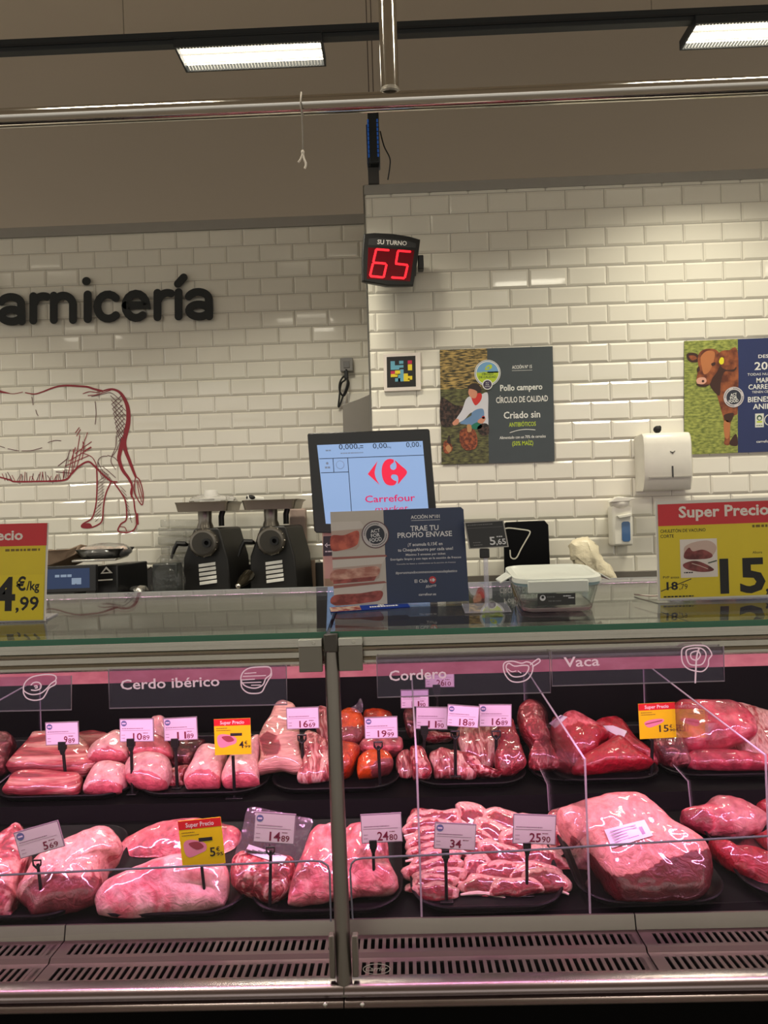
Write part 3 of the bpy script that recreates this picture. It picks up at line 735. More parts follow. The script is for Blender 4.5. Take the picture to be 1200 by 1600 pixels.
S.blob([cd(*p_) for p_ in ((690, 215), (710, 202), (750, 208), (772, 235), (760, 262), (720, 262), (698, 245))], CBD, 3); S.blob([cd(*p_) for p_ in ((705, 222), (740, 222), (755, 240), (725, 250))], CB, 4)
S.blob([cd(*p_) for p_ in ((885, 235), (900, 205), (945, 195), (1005, 215), (1000, 300), (960, 320), (910, 300))], CB, 4)
S.blob([cd(*p_) for p_ in ((760, 240), (775, 200), (815, 182), (870, 188), (900, 220), (905, 260), (880, 310), (850, 370), (830, 410), (790, 415), (755, 395), (755, 350), (765, 300))], CB, 5)
S.blob([cd(*p_) for p_ in ((780, 230), (820, 195), (865, 205), (860, 260), (835, 320), (800, 340), (785, 290))], CBL, 6)
S.blob([cd(*p_) for p_ in ((752, 375), (770, 360), (805, 362), (815, 385), (795, 402), (760, 398))], M('printed_muzzle', (214, 160, 140), rough=.45), 7); S.disc(*cd(793, 383), 2, CBD, 8)
S.blob([cd(*p_) for p_ in ((750, 398), (800, 405), (830, 405), (810, 418), (770, 415))], CBD, 7)
S.blob([cd(*p_) for p_ in ((845, 275), (868, 268), (868, 285), (850, 290))], CBD, 7); S.blob([cd(*p_) for p_ in ((755, 305), (768, 290), (772, 315), (758, 325))], CBD, 7)
S.blob([cd(*p_) for p_ in ((893, 265), (905, 240), (922, 245), (922, 275), (905, 283))], M('printed_yellow_tag', (226, 214, 40), rough=.45), 7)
S.flush('photo_print', t)
bx, by = cd(985, 490)
S.disc(bx, by, 16, M('badge_pale', (196, 190, 192), rough=.45), 9); S.disc(bx, by, 11.5, M('badge_ink', (40, 44, 58), rough=.45), 10)
for k, (tx, hh) in enumerate((('ACT', 4), ('FOR', 4.4), ('FOOD', 4.6))): S.text(tx, bx, by - 2 + k * 5.2, hh, WP, 11, align='c', width=(10, 11, 15)[k], bold=.02, rot=-.12)
for k in range(40):
    a_ = 2 * PI * k / 40
    if k % 10 < 7: S.disc(bx + 13.7 * math.cos(a_), by + 13.7 * math.sin(a_), .8, M('badge_ink', (40, 44, 58)), 10, n=6)
S.flush('round_badge', t)
def rt(tx, x, y, h, wd=None, b=.015): S.text(tx, (x - 676) / 4, (y - 128) / 4, h, WP, 1, align='l', bold=b, width=wd)
rt('DESDE', 1140, 252, 5.2, 28, .014); rt('2018', 1116, 325, 12, 42, .014); rt('TODAS NUESTRAS', 1072, 360, 3.8, 54, .0); rt('MARCAS', 1128, 405, 7.4, 38, .014); rt('CARREFOUR', 1078, 445, 7.4, 56, .014)
S.flush('headline', t); rt('TIENEN CERTIFICADO', 1100, 470, 3.6, 52, .0); rt('BIENESTAR', 1075, 525, 8.2, 56, .014); rt('ANIMAL', 1107, 570, 8.2, 44, .014); S.flush('claim', t); rt('carrefour.es', 1128, 780, 4, 32, .01)
S.flush('lettering', t)
S.rect(*cd(1120, 598), *cd(1174, 684), M('seal_cream', (210, 212, 200), rough=.45), 1); S.disc(*cd(1147, 625), 4.2, DG, 2); S.disc(*cd(1147, 627), 2.4, M('seal_cream', (210, 212, 200)), 3); S.rect(*cd(1130, 645), *cd(1164, 655), LG, 2); S.lines(*cd(1126, 675), 10, 1.2, DG, 2)
S.disc(*cd(1212, 640), 9, M('seal_cream', (210, 212, 200)), 1); S.disc(*cd(1212, 640), 7.6, NAVY, 2)
S.flush('seal_marks', t)

# ---- paper towel dispenser
Yd = YR - .0075
dt = 4.0 - .135
t = thing('paper_towel_dispenser', 'white plastic paper towel dispenser with vertical level window on the tiles', 'towel dispenser', P(1035, 765, 3.95))
xa, xb = P(1014, 720, dt).x, P(1078, 720, dt).x
zt, zb = P(1040, 679, dt).z, P(1040, 766, dt).z
xs = P(993, 720, 3.98).x
W_ = M('dispenser_white', (222, 219, 208), rough=.32)
prof = [(Yd, zt + .01), (dt + .03, zt + .012), (dt + .01, zt - .005), (dt, zt - .045), (dt, zb + .075), (dt + .03, zb + .01), (dt + .045, zb), (Yd, zb)]
rings = []
for x, s_ in ((xs, .0), (xs + .012, .55), (xa - .02, .9), (xa, 1.0), (xb - .01, 1.0), (xb + .01, .93), (xb + .022, .6)):
    rings.append([(x, Yd + (y - Yd) * (.45 + .55 * s_) , zb + (z - zb) * (.96 + .04 * s_)) for y, z in prof])
MB().loft(rings).build('cover', t, W_, smooth=50, bevel=.006, seg=3)
MB().box(xa - .002, xb + .004, dt - .003, dt + .004, zb + .062, zb + .068).build('seam', t, M('seam_grey', (150, 146, 138), rough=.5))
a, b = P(1049.5, 728, dt), P(1052.5, 746, dt)
MB().box(a.x, b.x, dt - .004, dt + .01, b.z, a.z).build('level_window', t, M('smoked_window', (58, 56, 54), rough=.2), bevel=.001)
lk = P(1051, 706, dt - .002)
MB().tube([lk + V((-.012, 0, .003)), lk + V((-.003, 0, -.002)), lk + V((.003, 0, -.002)), lk + V((.012, 0, .004))], .0018, 8).build('lock_mark', t, DARK_STEEL)
MB().ball(lk + V((0, 0, -.006)), .004, .002, .003, 8).build('lock_mark', t, DARK_STEEL)
kk = P(1027, 672, 3.93); t2 = thing('wall_hook', 'small black knob sitting above the white towel dispenser', 'hook', P(1027, 678, 3.95))
MB().ball(kk + V((0, 0, .003)), .020, .02, .019, 14).build('knob', t2, MATT_BLACK)
MB().ball(kk + V((.012, 0, .012)), .009, .012, .011, 10).build('knob_tip', t2, MATT_BLACK)
MB().cyl(P(1027, 677, 3.93), (kk.x, kk.y, zt + .012), .013, 14).build('stem', t2, W_)

# ---- soap dispenser
Ys = YR - .1
t = thing('soap_dispenser', 'narrow white soap dispenser with a blue liquid window, left of the towel dispenser', 'soap dispenser', P(972, 855, YR - .04))
xa, xb = P(957, 820, Ys).x, P(989, 820, Ys).x
zb, zt = P(972, 853, Ys).z, P(972, 790, Ys).z
MB().prism([(xa, Ys, zb), (xb, Ys, zb), (xb, Ys, zt), (xa, Ys, zt)], (0, Yd - Ys, 0)).build('casing', t, W_, bevel=.012, seg=3)
a, b = P(971, 815, Ys), P(985, 846, Ys)
MB().prism([(a.x + (b.x - a.x) / 2 + p_[0], Ys - .004, (a.z + b.z) / 2 + p_[1]) for p_ in rrect(b.x - a.x, a.z - b.z, .012)], (0, .01, 0)).build('level_window', t, M('blue_liquid_window', (70, 104, 150), rough=.15, coat=.5))
MB().ball(((xa + xb) / 2 - .005, Ys + .03, zt + .012), .05, .05, .035, 18).build('dome_cap', t, W_)
MB().prism([P(952, 785, Ys - .02), P(964, 776, Ys - .02), P(993, 778, Ys - .02), P(984, 783, Ys - .02), P(968, 784, Ys - .02)], (0, .05, 0)).build('push_lever', t, W_, bevel=.003)
MB().prism([P(963, 806, Ys), P(985, 802, Ys), P(986, 806, Ys), P(966, 810, Ys)], (0, -.02, 0)).build('nozzle_shelf', t, W_, bevel=.002)

# ================================================================== BACK COUNTERS
ZW = 1.02
WORK = M('worktop_steel', (120, 116, 108), rough=.32, metal=.9)
zbl, zbr = P(330, 884, YL - .02).z, P(930, 894, YR - .02).z
t = thing('back_counter', 'steel back counter with dark upstand under the left tiled wall', 'counter', (-1.8, 4.2, 0))
MB().box(-4, XE - .01, 3.86, YL - .008, ZW - .04, ZW).build('worktop', t, WORK, bevel=.003)
struct(MB().box(-4, XE - .01, YL - .028, YL - .0075, ZW + .001, zbl).build('trim_4', None, M('dark_upstand', (40, 38, 37), rough=.4), bevel=.002))
MB().box(-3.98, XE - .03, 3.9, YL - .01, .1, ZW - .04).build('cabinet', t, DARK_STEEL)
t = thing('back_counter', 'steel back counter with grey upstand under the right tiled wall', 'counter', (1.8, 3.7, 0))
MB().box(XE + .0, 4, 3.36, YR - .008, ZW - .04, ZW).build('worktop', t, WORK, bevel=.003)
struct(MB().box(XE + .0, 4, YR - .028, YR - .0075, ZW + .001, zbr).build('trim_5', None, M('grey_upstand', (112, 106, 98), rough=.4, metal=.4), bevel=.002))
MB().box(XE + .02, 3.98, 3.4, YR - .01, .1, ZW - .04).build('cabinet', t, DARK_STEEL)

# ---- mincers: built once at px frame of the left one, second is a copy
GY = 4.12
GB = M('charcoal_enamel', (27, 26, 25), rough=.45); GM = M('cast_steel', (118, 113, 105), rough=.3, metal=.9)
PAN = M('mincer_pan_steel', (158, 150, 138), rough=.38, metal=.9)
def gp(x, y, Y=GY): return P(240 + x / 4.615, 760 + y / 4.615, Y)
gz = ZW
t = thing('meat_mincer', 'left steel meat mincer with charcoal body and a white-lined pan', 'meat mincer', (gp(390, 700).x, GY + .15, gz), 'meat mincers')
def zf(p_, z): return V((p_.x, p_.y, z))
front = [zf(gp(212, 745), gz + .012), gp(215, 520), gp(285, 318), gp(300, 305), gp(460, 298), gp(475, 312), gp(535, 520), zf(gp(560, 745), gz + .012)]
fr2 = [p_ + V((0, .06, 0)) for p_ in front]
bk_ = [V((p_.x + .045, p_.y + .34, p_.z)) for p_ in front]
MB().loft([[front[0].lerp(p_, .99) if 0 else p_ for p_ in front], bk_]).build('body', t, GB, smooth=20, bevel=.008)
for p_ in (front[0], front[-1]):
    for dy in (.04, .3): MB().cyl((p_.x + (.02 if p_ is front[0] else -.02), p_.y + dy, gz), (p_.x + (.02 if p_ is front[0] else -.02), p_.y + dy, gz + .014), .014, 12).build('foot', t, BLACK)
vn = MB()
SLAT = M('bright_vent_slat', (250, 248, 242), rough=.25)
for i in range(5):
    q0, q1 = gp(325 + i * 2, 573 + i * 32, GY - .004), gp(445 + i * 3, 556 + i * 32, GY - .004)
    vn.obox((q0 + q1) / 2, (q1 - q0) / 2, V((0, .004, 0)), V((0, 0, .0085)))
vn.build('vent_slats', t, SLAT, bevel=.001)
hc = gp(375, 405)
MB().lathe(hc + V((0, .02, 0)), [(.075, 0), (.076, .07), (.070, .078), (.062, .08)], 32, (0, -1, 0)).build('head_ring', t, GM)
rg = MB()
for i in range(12):
    a_ = 2 * PI * i / 12; rg.ball(hc + V((.072 * math.cos(a_), -.045, .072 * math.sin(a_))), .008, .012, .008, 8)
rg.build('ring_lugs', t, GM)
MB().cyl(hc + V((0, -.04, 0)), hc + V((0, -.062, 0)), .058, 28).build('mincing_plate', t, M('plate_dark', (70, 67, 62), rough=.4, metal=.7))
MB().lathe(hc + V((.022, -.06, 0)), [(.024, 0), (.024, .012), (.012, .012), (.012, .002)], 20, (0, -1, 0)).build('hub', t, BLACK)
n0, n1 = gp(372, 285, GY + .06), gp(372, 185, GY + .06)
MB().lathe(n0 + V((0, 0, -.03)), [(.048, 0), (.044, .03), (.036, .05), (.038, .11), (.05, .135)], 24).build('throat', t, GM)
n2 = gp(492, 250, GY + .14)
MB().tube([gp(490, 285, GY + .14), gp(488, 215, GY + .14), gp(500, 175, GY + .14)], .016, 10).build('pan_support', t, GB)
zt_, zb_ = gp(350, 112, GY).z, gp(350, 180, GY).z
xL, xR = gp(160, 120, GY).x, gp(540, 105, GY).x
def pan(x0, x1, y0, y1, z, r): return [(x0 + (x1 - x0) / 2 + p_[0], y0 + (y1 - y0) / 2 + p_[1], z) for p_ in rrect(x1 - x0, y1 - y0, r)]
y0_, y1_ = GY - .04, GY + .32
MB().loft([pan(xL + .012, xR - .006, y0_ + .012, y1_ - .012, zb_, .02), pan(xL + .004, xR + .004, y0_ + .004, y1_ - .004, zt_ - .012, .02), pan(xL, xR + .022, y0_, y1_, zt_, .02), pan(xL + .006, xR + .014, y0_ + .006, y1_ - .006, zt_, .02), pan(xL + .034, xR - .019, y0_ + .025, y1_ - .025, zb_ + .004, .02)], cap=True).build('pan', t, PAN, smooth=30)
lv = MB().tube([gp(245, 422, GY - .005), gp(225, 415, GY - .02), gp(170, 412, GY - .03), gp(150, 450, GY - .03), gp(128, 520, GY - .03)], [.008, .014, .015, .011, .007], 10).build('handle', t, BLACK)
MINC = t
def dup(root, dloc, label, group=None):
    r = root.copy(); COL.objects.link(r); r.location = root.location + V(dloc); r['label'] = label
    r['_o'] = list(r.location)
    if group: r['group'] = group
    for ch in list(root.children):
        c = ch.copy(); COL.objects.link(c); c.parent = r
        for g_ in ch.children:
            d = g_.copy(); COL.objects.link(d); d.parent = c
    return r
dxm = gp(857, 405).x - gp(375, 405).x
m2 = dup(MINC, (dxm, 0, -.012 + .012), 'right steel meat mincer with charcoal body, nearest the screen', 'meat mincers')
bag = MB()
def crumple(mb, c, rx, ry, rz, seed, amp=.25, n=28):
    b0 = len(mb.v); mb.ball(c, rx, ry, rz, n)
    for i in range(b0, len(mb.v)):
        p_ = mb.v[i]; d = p_ - V(c)
        k = 1 + amp * noise.fractal(V((p_.x * 22 + seed, p_.y * 22, p_.z * 22)), .8, 2.1, 4)
        mb.v[i] = V(c) + d * k
    return mb
FILM = clear('thin_plastic_film', (.93, .93, .92), refl=1.3, haze=.10, rough=.12, bump=.6, bs=30)
t = thing('plastic_bag', 'crumpled clear plastic bag lying in the left mincer pan', 'plastic bag', ((xL + xR) / 2 + .03, GY + .14, zt_ - .02))
crumple(MB(), ((xL + xR) / 2 + .03, GY + .13, zt_ + .008), .13, .1, .035, 1).build('bag_film', t, clear('milky_film', (.9, .9, .88), refl=1.2, haze=.45, haze_col=(.8, .78, .74), rough=.15, bump=.6), smooth=30)
MB().lathe(((xL + xR) / 2 + .03, GY + .08, zt_ - .01), [(.035, 0), (.04, .05), (.035, .075)], 20).build('white_core', t, M('milky_white', (226, 224, 216), rough=.4))
t = thing('mincer_pusher', 'small white pusher lying in the right mincer pan', 'pusher', (xL + dxm + .05, GY + .1, zt_ - .02))
MB().tube([(xL + dxm + .01, GY + .07, zt_ + .01), (xL + dxm + .09, GY + .12, zt_ + .004)], [.022, .016], 14).build('shaft', t, M('milky_white', (226, 224, 216)))
MB().ball((xL + dxm + .03, GY + .075, zt_ + .017), .026, .02, .014, 12).build('knob', t, MATT_BLACK)

# clear bags / boxes behind the mincers
t = thing('plastic_bag_stack', 'stack of clear plastic bags behind the left mincer', 'plastic bags', P(278, 880, 4.35))
mb = MB()
a, b = P(250, 812, 4.53), P(318, 870, 4.53)
for k in range(5):
    z = b.z + k * (a.z - b.z) / 4.5
    mb.obox(((a.x + b.x) / 2 + .01 * math.sin(k * 2), 4.53, z), V(((b.x - a.x) / 2, 0, .006 * math.cos(k))), V((0, .035, 0)), V((0, 0, .022)))
mb.box(a.x + .01, b.x - .02, 4.495, 4.56, ZW, b.z)
mb.build('bag_film', t, clear('stacked_film', (.88, .88, .86), refl=1.4, haze=.16, haze_col=(.75, .74, .7), rough=.1, bump=.5), bevel=.006)
t = thing('paper_bag_stack', 'pinkish stack of wrapped paper behind the right mincer', 'wrapped paper', P(476, 900, 4.4))
a, b = P(452, 795, 4.52), P(480, 870, 4.52)
MB().box(a.x, b.x, 4.5, 4.565, ZW, a.z).build('sheets', t, M('pinkish_wrap', (196, 172, 160), rough=.6, bump=.5, bs=20), bevel=.01)
MB().box(a.x + .07, b.x + .05, 4.485, 4.5, ZW, P(470, 875, 4.49).z).build('wrapper', t, M('brown_wrap', (112, 92, 76), rough=.5), bevel=.004)

# dark plastic wrapped box, left of the mincers
t = thing('wrapped_box', 'dark box in clear film between the scale and the left mincer', 'wrapped box', P(257, 925, 4.1))
a, b = P(236, 878, 3.90), P(281, 925, 3.90)
MB().box(a.x + .008, b.x - .008, 3.89, 3.99, ZW, a.z - .01).build('box', t, M('dark_green_box', (34, 38, 35), rough=.5, var=.2, vs=14), bevel=.008)
crumple(MB(), ((a.x + b.x) / 2, 3.94, (ZW + a.z) / 2 + .012), (b.x - a.x) * .62, .07, (a.z - ZW) * .62, 4, .06).build('film', t, clear('dark_box_film', (.95, .95, .94), refl=1.0, haze=.015, rough=.15, bump=.6, bs=30), smooth=30)

# handle lying between mincers
t = thing('steel_pestle', 'shiny dark pestle lying between the two meat mincers', 'pestle', P(380, 915, 4.0))
q0, q1 = P(372, 916, 3.95), P(389, 899, 4.08)
MB().tube([q0, q0.lerp(q1, .15), q0.lerp(q1, .5), q1], [.013, .018, .03, .034], 16).build('grip', t, M('glossy_dark_bronze', (62, 56, 44), rough=.2, metal=.7, coat=.4))
MB().ball(q0, .016, .016, .016, 12).build('ferrule', t, POL)

# scale with terminal on the left
t = thing('counter_scale', 'black counter scale with blue display on the left back counter', 'scale', P(150, 930, 3.9))
YS = 3.80
a, b = P(150, 884, YS + .1), P(190, 930, YS + .1)
MB().prism([P(146, 885, YS + .1), P(183, 883, YS + .1), V((P(183, 883, YS + .1).x, YS + .1, ZW)), V((P(146, 885, YS + .1).x, YS + .1, ZW))], (.05, .32, 0)).build('body', t, M('black_scale_body', (24, 24, 25), rough=.35), bevel=.006)
MB().prism([P(112, 879, YS + .06), P(181, 876, YS + .06), P(200, 870, YS + .4), P(130, 872, YS + .4)], (0, 0, .012)).build('weighing_plate', t, STEEL, bevel=.003)
s2 = px_sheet((150, 884), (183, 882), (150, 900), YS + .096, 33, 16)
s2.poly([(7, 13), (16, 2), (26, 13)], M('silver_print', (206, 204, 198), rough=.4), 1); s2.poly([(11, 11), (16, 6), (21, 11)], BLACK, 2); s2.rect(0, 22, 26, 24, M('silver_print', (206, 204, 198)), 1)
s2.flush('triangle_mark', t)
d0, d1, d2 = P(70, 885, YS - .04), P(150, 882, YS - .04), P(70, 927, YS - .05)
SD = Sheet(d0, d1, d2, 80, 42)
SD.board(M('black_terminal', (20, 20, 22), rough=.35), .03, 'terminal', t, bevel=.004)
SD.rect(3, 5, 70, 36, M('blue_grey_screen', (46, 58, 84), rough=.5, emit=(44, 60, 96), es=.35, spec=.2), 1); SD.rect(42, 20, 57, 30, M('screen_light_key', (124, 140, 162), emit=(110, 130, 160), es=.4), 2)
SD.lines(16, 18, 26, 4, M('screen_light_key', (124, 140, 162)), 2)
SD.flush('screen', t)
MB().tube([(d1.x - .1, YS + .03, ZW), (d1.x - .1, YS - .02, d2.z + .05)], .03, 12).build('terminal_neck', t, BLACK)
# tray of wrapped meat on the scale
t = thing('meat_tray', 'black tray wrapped in film with pale meat on top of the scale', 'meat tray', P(165, 868, YS + .2))
q = P(165, 857, YS + .2); wq = 36 * 4 / 1200
zb0 = q.z - .045
def rr(cx, cy, w, h, r, z): return [(cx + p_[0], cy + p_[1], z) for p_ in rrect(w, h, r)]
MB().loft([rr(q.x, q.y, wq * 1.55, .2, .03, zb0), rr(q.x, q.y, wq * 1.95, .26, .03, zb0 + .045), rr(q.x, q.y, wq * 1.85, .245, .03, zb0 + .047), rr(q.x, q.y, wq * 1.5, .19, .03, zb0 + .01)]).build('tray', t, M('black_foam_tray', (22, 21, 21), rough=.4), smooth=30)
mb = MB()
rnd = random.Random(8)
for k in range(9): crumple(mb, (q.x + rnd.uniform(-.09, .09), q.y + rnd.uniform(-.07, .07), zb0 + .04), .035, .035, .018, k, .3, 12)
mb.build('pale_meat', t, meat('pale_poultry', (190, 150, 136), (214, 196, 182), .1, 30))
crumple(MB(), (q.x + .005, q.y, zb0 + .03), wq * 1.05, .15, .045, 9, .08).build('film_wrap', t, FILM, smooth=30)
# brown paper
t = thing('wrapping_paper', 'crumpled brown wrapping paper behind the blue scale display', 'wrapping paper', P(90, 880, 4.0))
mb = MB(); ring = []
for i, (x_, y_) in enumerate(((60, 884), (72, 858), (90, 859), (108, 857), (127, 849), (118, 866), (96, 876), (78, 884))): ring.append(P(x_, y_, 3.98 + .03 * math.sin(i * 2)))
mb.prism(ring, (.01, .2, -.03)).build('sheet', t, M('brown_kraft_paper', (128, 108, 90), rough=.8, bump=.6, bs=14), bevel=.01)
t = thing('foil_packet', 'small shiny packet lying in front of the wrapped dark box', 'packet', P(218, 925, 4.0))
crumple(MB(), P(218, 922, 4.0), .05, .05, .022, 3, .3).build('foil', t, M('crumpled_foil', (190, 188, 184), rough=.25, metal=.9))
t = thing('thin_rod', 'thin steel rod leaning beside the wrapped dark box', 'rod', P(212, 903, 4.2))
MB().cyl(P(210, 904, 4.2), P(236, 886, 4.3), .004, 8).build('rod_shaft', t, POL)

# black board; its triangular reflection is drawn as a pale line
t = thing('serving_board', 'glossy black tray with a drawn curved reflection leaning on the right tiles', 'tray', P(822, 903, 3.9))
YB = 3.90
q = [P(787, 822, YB), P(790, 816, YB), P(851, 813, YB), P(857, 820, YB), V((P(861, 905, YB).x, YB, ZW + .0005)), V((P(788, 905, YB).x, YB, ZW + .0005))]
MB().prism(q, (0, .018, 0)).build('board', t, M('glossy_black_board', (6, 6, 7), rough=.3, spec=.15), bevel=.004)
S = px_sheet((780, 800), (880, 800), (780, 900), YB - .004, 100, 100)
S.stroke(sp([(9, 26), (16, 25), (34, 27), (46, 29), (48, 33), (42, 44), (34, 58), (28, 70), (23, 73), (18, 70), (17, 60)]), [2.0] * 61, M('drawn_reflection', (206, 202, 186), rough=.3), 1)
S.flush('drawn_reflection', t)
# white plastic bag
t = thing('plastic_bag', 'crumpled cream plastic bag on the right back counter beside the black tray', 'plastic bag', P(925, 900, 3.75))
mb = MB()
pts = [P(x_, y_, 3.7) for x_, y_ in smooth_loop([(889, 858), (893, 845), (912, 840), (926, 846), (936, 866), (948, 880), (964, 900), (968, 943), (925, 946), (908, 915), (900, 882), (893, 874)], 40)]
c_ = sum(pts, V()) / len(pts)
rings = []
for k in range(-6, 7):
    a_ = k / 6 * PI / 2; s_ = max(math.cos(a_), .05) ** .6
    rings.append([c_ + (p_ - c_) * s_ + V((0, .06 * math.sin(a_), 0)) for p_ in pts])
mb.loft(rings)
for i, p_ in enumerate(mb.v): mb.v[i] = p_ + V((1, .8, .8)) * (.016 * noise.fractal(p_ * 30, .8, 2.1, 4))
mb.build('bag_film', t, M('cream_plastic_film', (214, 204, 176), rough=.35, var=.15, vs=30, bump=.5, bs=40), smooth=40)

# ================================================================== SCALE TERMINAL behind the glass top
YT_ = 2.26
t = thing('scale_terminal', 'black framed touch screen on a post showing a red and blue store logo', 'screen', (P(560, 900, YT_).x, YT_ + .05, .98))
S = px_sheet((480, 677), (671, 670), (491, 831), YT_, 191, 154, .0005)
bz = M('black_bezel', (14, 14, 15), rough=.25)
MB().prism([S.pt(*p_) for p_ in ((2, 0), (189, 0), (191, 2), (193, 160), (190, 163), (3, 156), (0, 152), (0, 2))], -S.n * .035).build('housing', t, bz, bevel=.004)
LCD = M('screen_white', (90, 104, 124), rough=.5, emit=(160, 192, 240), es=.62, spec=.2)
S.poly([(14, 19), (179, 18.5), (181, 150), (19, 142)], LCD, 1)
ND = M('screen_navy', (24, 32, 52), rough=.5); GYI = M('screen_grey', (120, 132, 156), emit=(110, 124, 150), es=.4); SR = M('screen_red', (206, 32, 62), emit=(206, 28, 60), es=.8); SCr = M('screen_crimson', (190, 30, 90), emit=(196, 26, 90), es=.7)
S.rect(16, 40, 180, 41, ND, 2); S.rect(60, 41, 61, 142, ND, 2); S.rect(17, 62, 60, 63, ND, 2); S.rect(37, 41, 38, 62, ND, 2)
S.text('0,000', 48, 27, 8.2, ND, 2, width=29); S.text('kg', 77, 27, 3, ND, 2); S.text('0,00', 101, 27.5, 8.2, ND, 2, width=22); S.text('€/kg', 123, 27.5, 2.4, ND, 2); S.text('0,00', 153, 27.5, 8.2, ND, 2, width=20); S.text('€', 174, 27.5, 2.6, ND, 2)
S.lines(27, 29, 8, 2, GYI, 2); S.lines(50, 34, 36, 1.6, GYI, 2); S.disc(48, 51, 6.5, GYI, 2); S.disc(48, 51, 5.8, LCD, 3); S.lines(24, 56, 8, 3, GYI, 2); S.disc(28, 48, 2, GYI, 2)
S.rect(81, 22, 86, 23.2, ND, 2); S.rect(81, 25, 86, 26, ND, 2)
S.flush('screen', t)
# arrow logo: small left arrow, round body with two bites, right arrow
S.poly([(90, 67)] + sp([(107, 47), (104, 54), (101.5, 62), (101, 67), (102, 73), (105, 80), (108, 85)], 4), SR, 4)
S.poly([(p_[0], p_[1]) for p_ in sp([(132, 46), (126, 44.5), (119, 47), (114, 54), (112, 64), (113, 75), (117, 83), (124, 86), (131, 85), (134, 80), (130, 78), (126, 74), (127, 70), (131, 69), (136, 71), (137, 77), (136, 84), (142, 78), (151.5, 66), (142, 55), (133.5, 47), (135.5, 53), (135, 59), (131, 62), (126.5, 60), (126, 55), (129, 52), (132, 50)], 4)], SR, 4)
S.text('Carrefour', 83, 111, 10.5, SCr, 4, width=78, bold=.012); S.text('market', 97, 126, 9, SCr, 4, width=52, shear=.2)
S.flush('logo_print', t)
a, b = P(503, 835, YT_ + .04), P(560, 930, YT_ + .04)
MB().box(a.x, b.x, YT_ + .04, YT_ + .13, .98, P(520, 800, YT_).z).build('post', t, M('pinkish_beige_post', (196, 160, 140), rough=.4), bevel=.006)
s2 = px_sheet((505, 838), (530, 837), (505, 869), YT_ + .039, 25, 31); s2.rect(0, 0, 25, 31, BLACK, 1); s2.stroke([(3, 14), (6, 11), (6, 17), (3, 14)], 1.2, WP, 2); s2.stroke([(6, 14), (14, 14), (14, 18)], 1.4, WP, 2); s2.lines(3, 25, 12, 2, WP, 2)
s2.flush('black_sticker', t)
MB().box(a.x - .1, b.x + .18, YT_ - .02, YT_ + .22, .945, 1.02).build('scale_base', t, M('grey_scale_base', (90, 90, 90), rough=.4), bevel=.01)
MB().box(a.x - .08, b.x + .16, YT_ - .0, YT_ + .2, 1.02, 1.035).build('weighing_plate', t, STEEL, bevel=.004)

# ================================================================== ON THE GLASS TOP (top face z = GT)
GT = 1.30
TG = 0.096          # the glass top rises towards the back
def gz_(y): return GT + TG * (y - 1.30)
def on_glass(px_, py_): return onplane(px_, py_, V((0, 1.30, GT + .0006)), V((0, -TG, 1)).normalized())
def plate(mb, x0, x1, y0, y1, lo=.0006, hi=.003):
    return mb.prism([(x0, y0, gz_(y0) + lo), (x1, y0, gz_(y0) + lo), (x1, y1, gz_(y1) + lo), (x0, y1, gz_(y1) + lo)], (0, 0, hi - lo))
# navy A4 sign
YA = on_glass(620, 945.5).y
S = px_sheet((516, 800), (726, 792), (522.5, 946.5), YA, 210, 147, .0003)
t = thing('counter_sign', 'navy and photo sign about bringing your own container on the glass top', 'sign', V((S.pt(105, 147).x, YA, gz_(YA))))
NV = M('navy_card_print', (32, 48, 84), rough=.3); CR = M('card_cream', (196, 188, 180), rough=.3); WPr = M('card_white_print', (222, 222, 226), rough=.4)
MB().prism([S.pt(0, 0), S.pt(204, 0), S.pt(208, 4), S.pt(210.5, 147), S.pt(0, 147)], -S.n * .003).build('card', t, NV)
plate(MB(), S.pt(0, 147).x, S.pt(210, 147).x, YA - .002, YA + .07).build('foot', t, clear('acrylic_foot', (.93, .93, .95), refl=1, haze=.08))
S.rect(0, 0, 83, 147, CR, 1)
TOM = two_tone('printed_tomato_food', (150, 44, 30), (206, 98, 74), 40, (1, 1, 1), .4, .62, rough=.3); PINKF = two_tone('printed_pink_food', (170, 104, 90), (216, 168, 150), 40, (1, 1, 2), .4, .62, rough=.3); MAR = two_tone('printed_maroon_food', (120, 40, 36), (176, 84, 76), 40, (1, 1, 2), .4, .62, rough=.3)
LID = M('printed_clear_lid', (208, 200, 194), rough=.3); LIDL = M('printed_lid_line', (156, 92, 84), rough=.3); BOXG = M('printed_box_side', (186, 162, 152), rough=.3)
S.poly([(0, 16), (46, 16), (52, 24), (50, 28), (0, 30)], LID, 2); S.poly([(0, 30), (48, 28), (43, 55), (38, 60), (0, 62)], BOXG, 2); S.blob([(0, 38), (20, 37), (42, 31), (42, 48), (36, 55), (18, 60), (0, 60)], TOM, 3)
S.poly([(0, 71), (84, 70), (86, 73), (0, 75)], LIDL, 2); S.poly([(0, 75), (84, 73), (78, 84), (0, 88)], LID, 2); S.poly([(0, 88), (77, 84), (72, 106), (60, 110), (0, 112)], BOXG, 2); S.blob([(0, 92), (30, 90), (70, 88), (70, 102), (50, 108), (0, 111)], PINKF, 3); S.poly([(0, 107), (68, 103), (64, 110), (0, 113)], MAR, 4)
S.poly([(0, 115), (80, 111), (84, 114), (0, 120)], LIDL, 2); S.poly([(0, 120), (80, 115), (76, 123), (72, 128), (0, 132)], LID, 2); S.blob([(0, 131), (40, 129), (74, 126), (74, 138), (60, 143), (0, 146)], MAR, 3)
S.flush('photo_print', t)
bx, by = 69, 38
S.disc(bx, by, 21.5, M('badge_ring_dark', (92, 54, 62), rough=.4), 5); S.disc(bx, by, 20, M('badge_pale', (196, 190, 192)), 6); S.disc(bx, by, 14.5, M('badge_ink', (40, 44, 58)), 7)
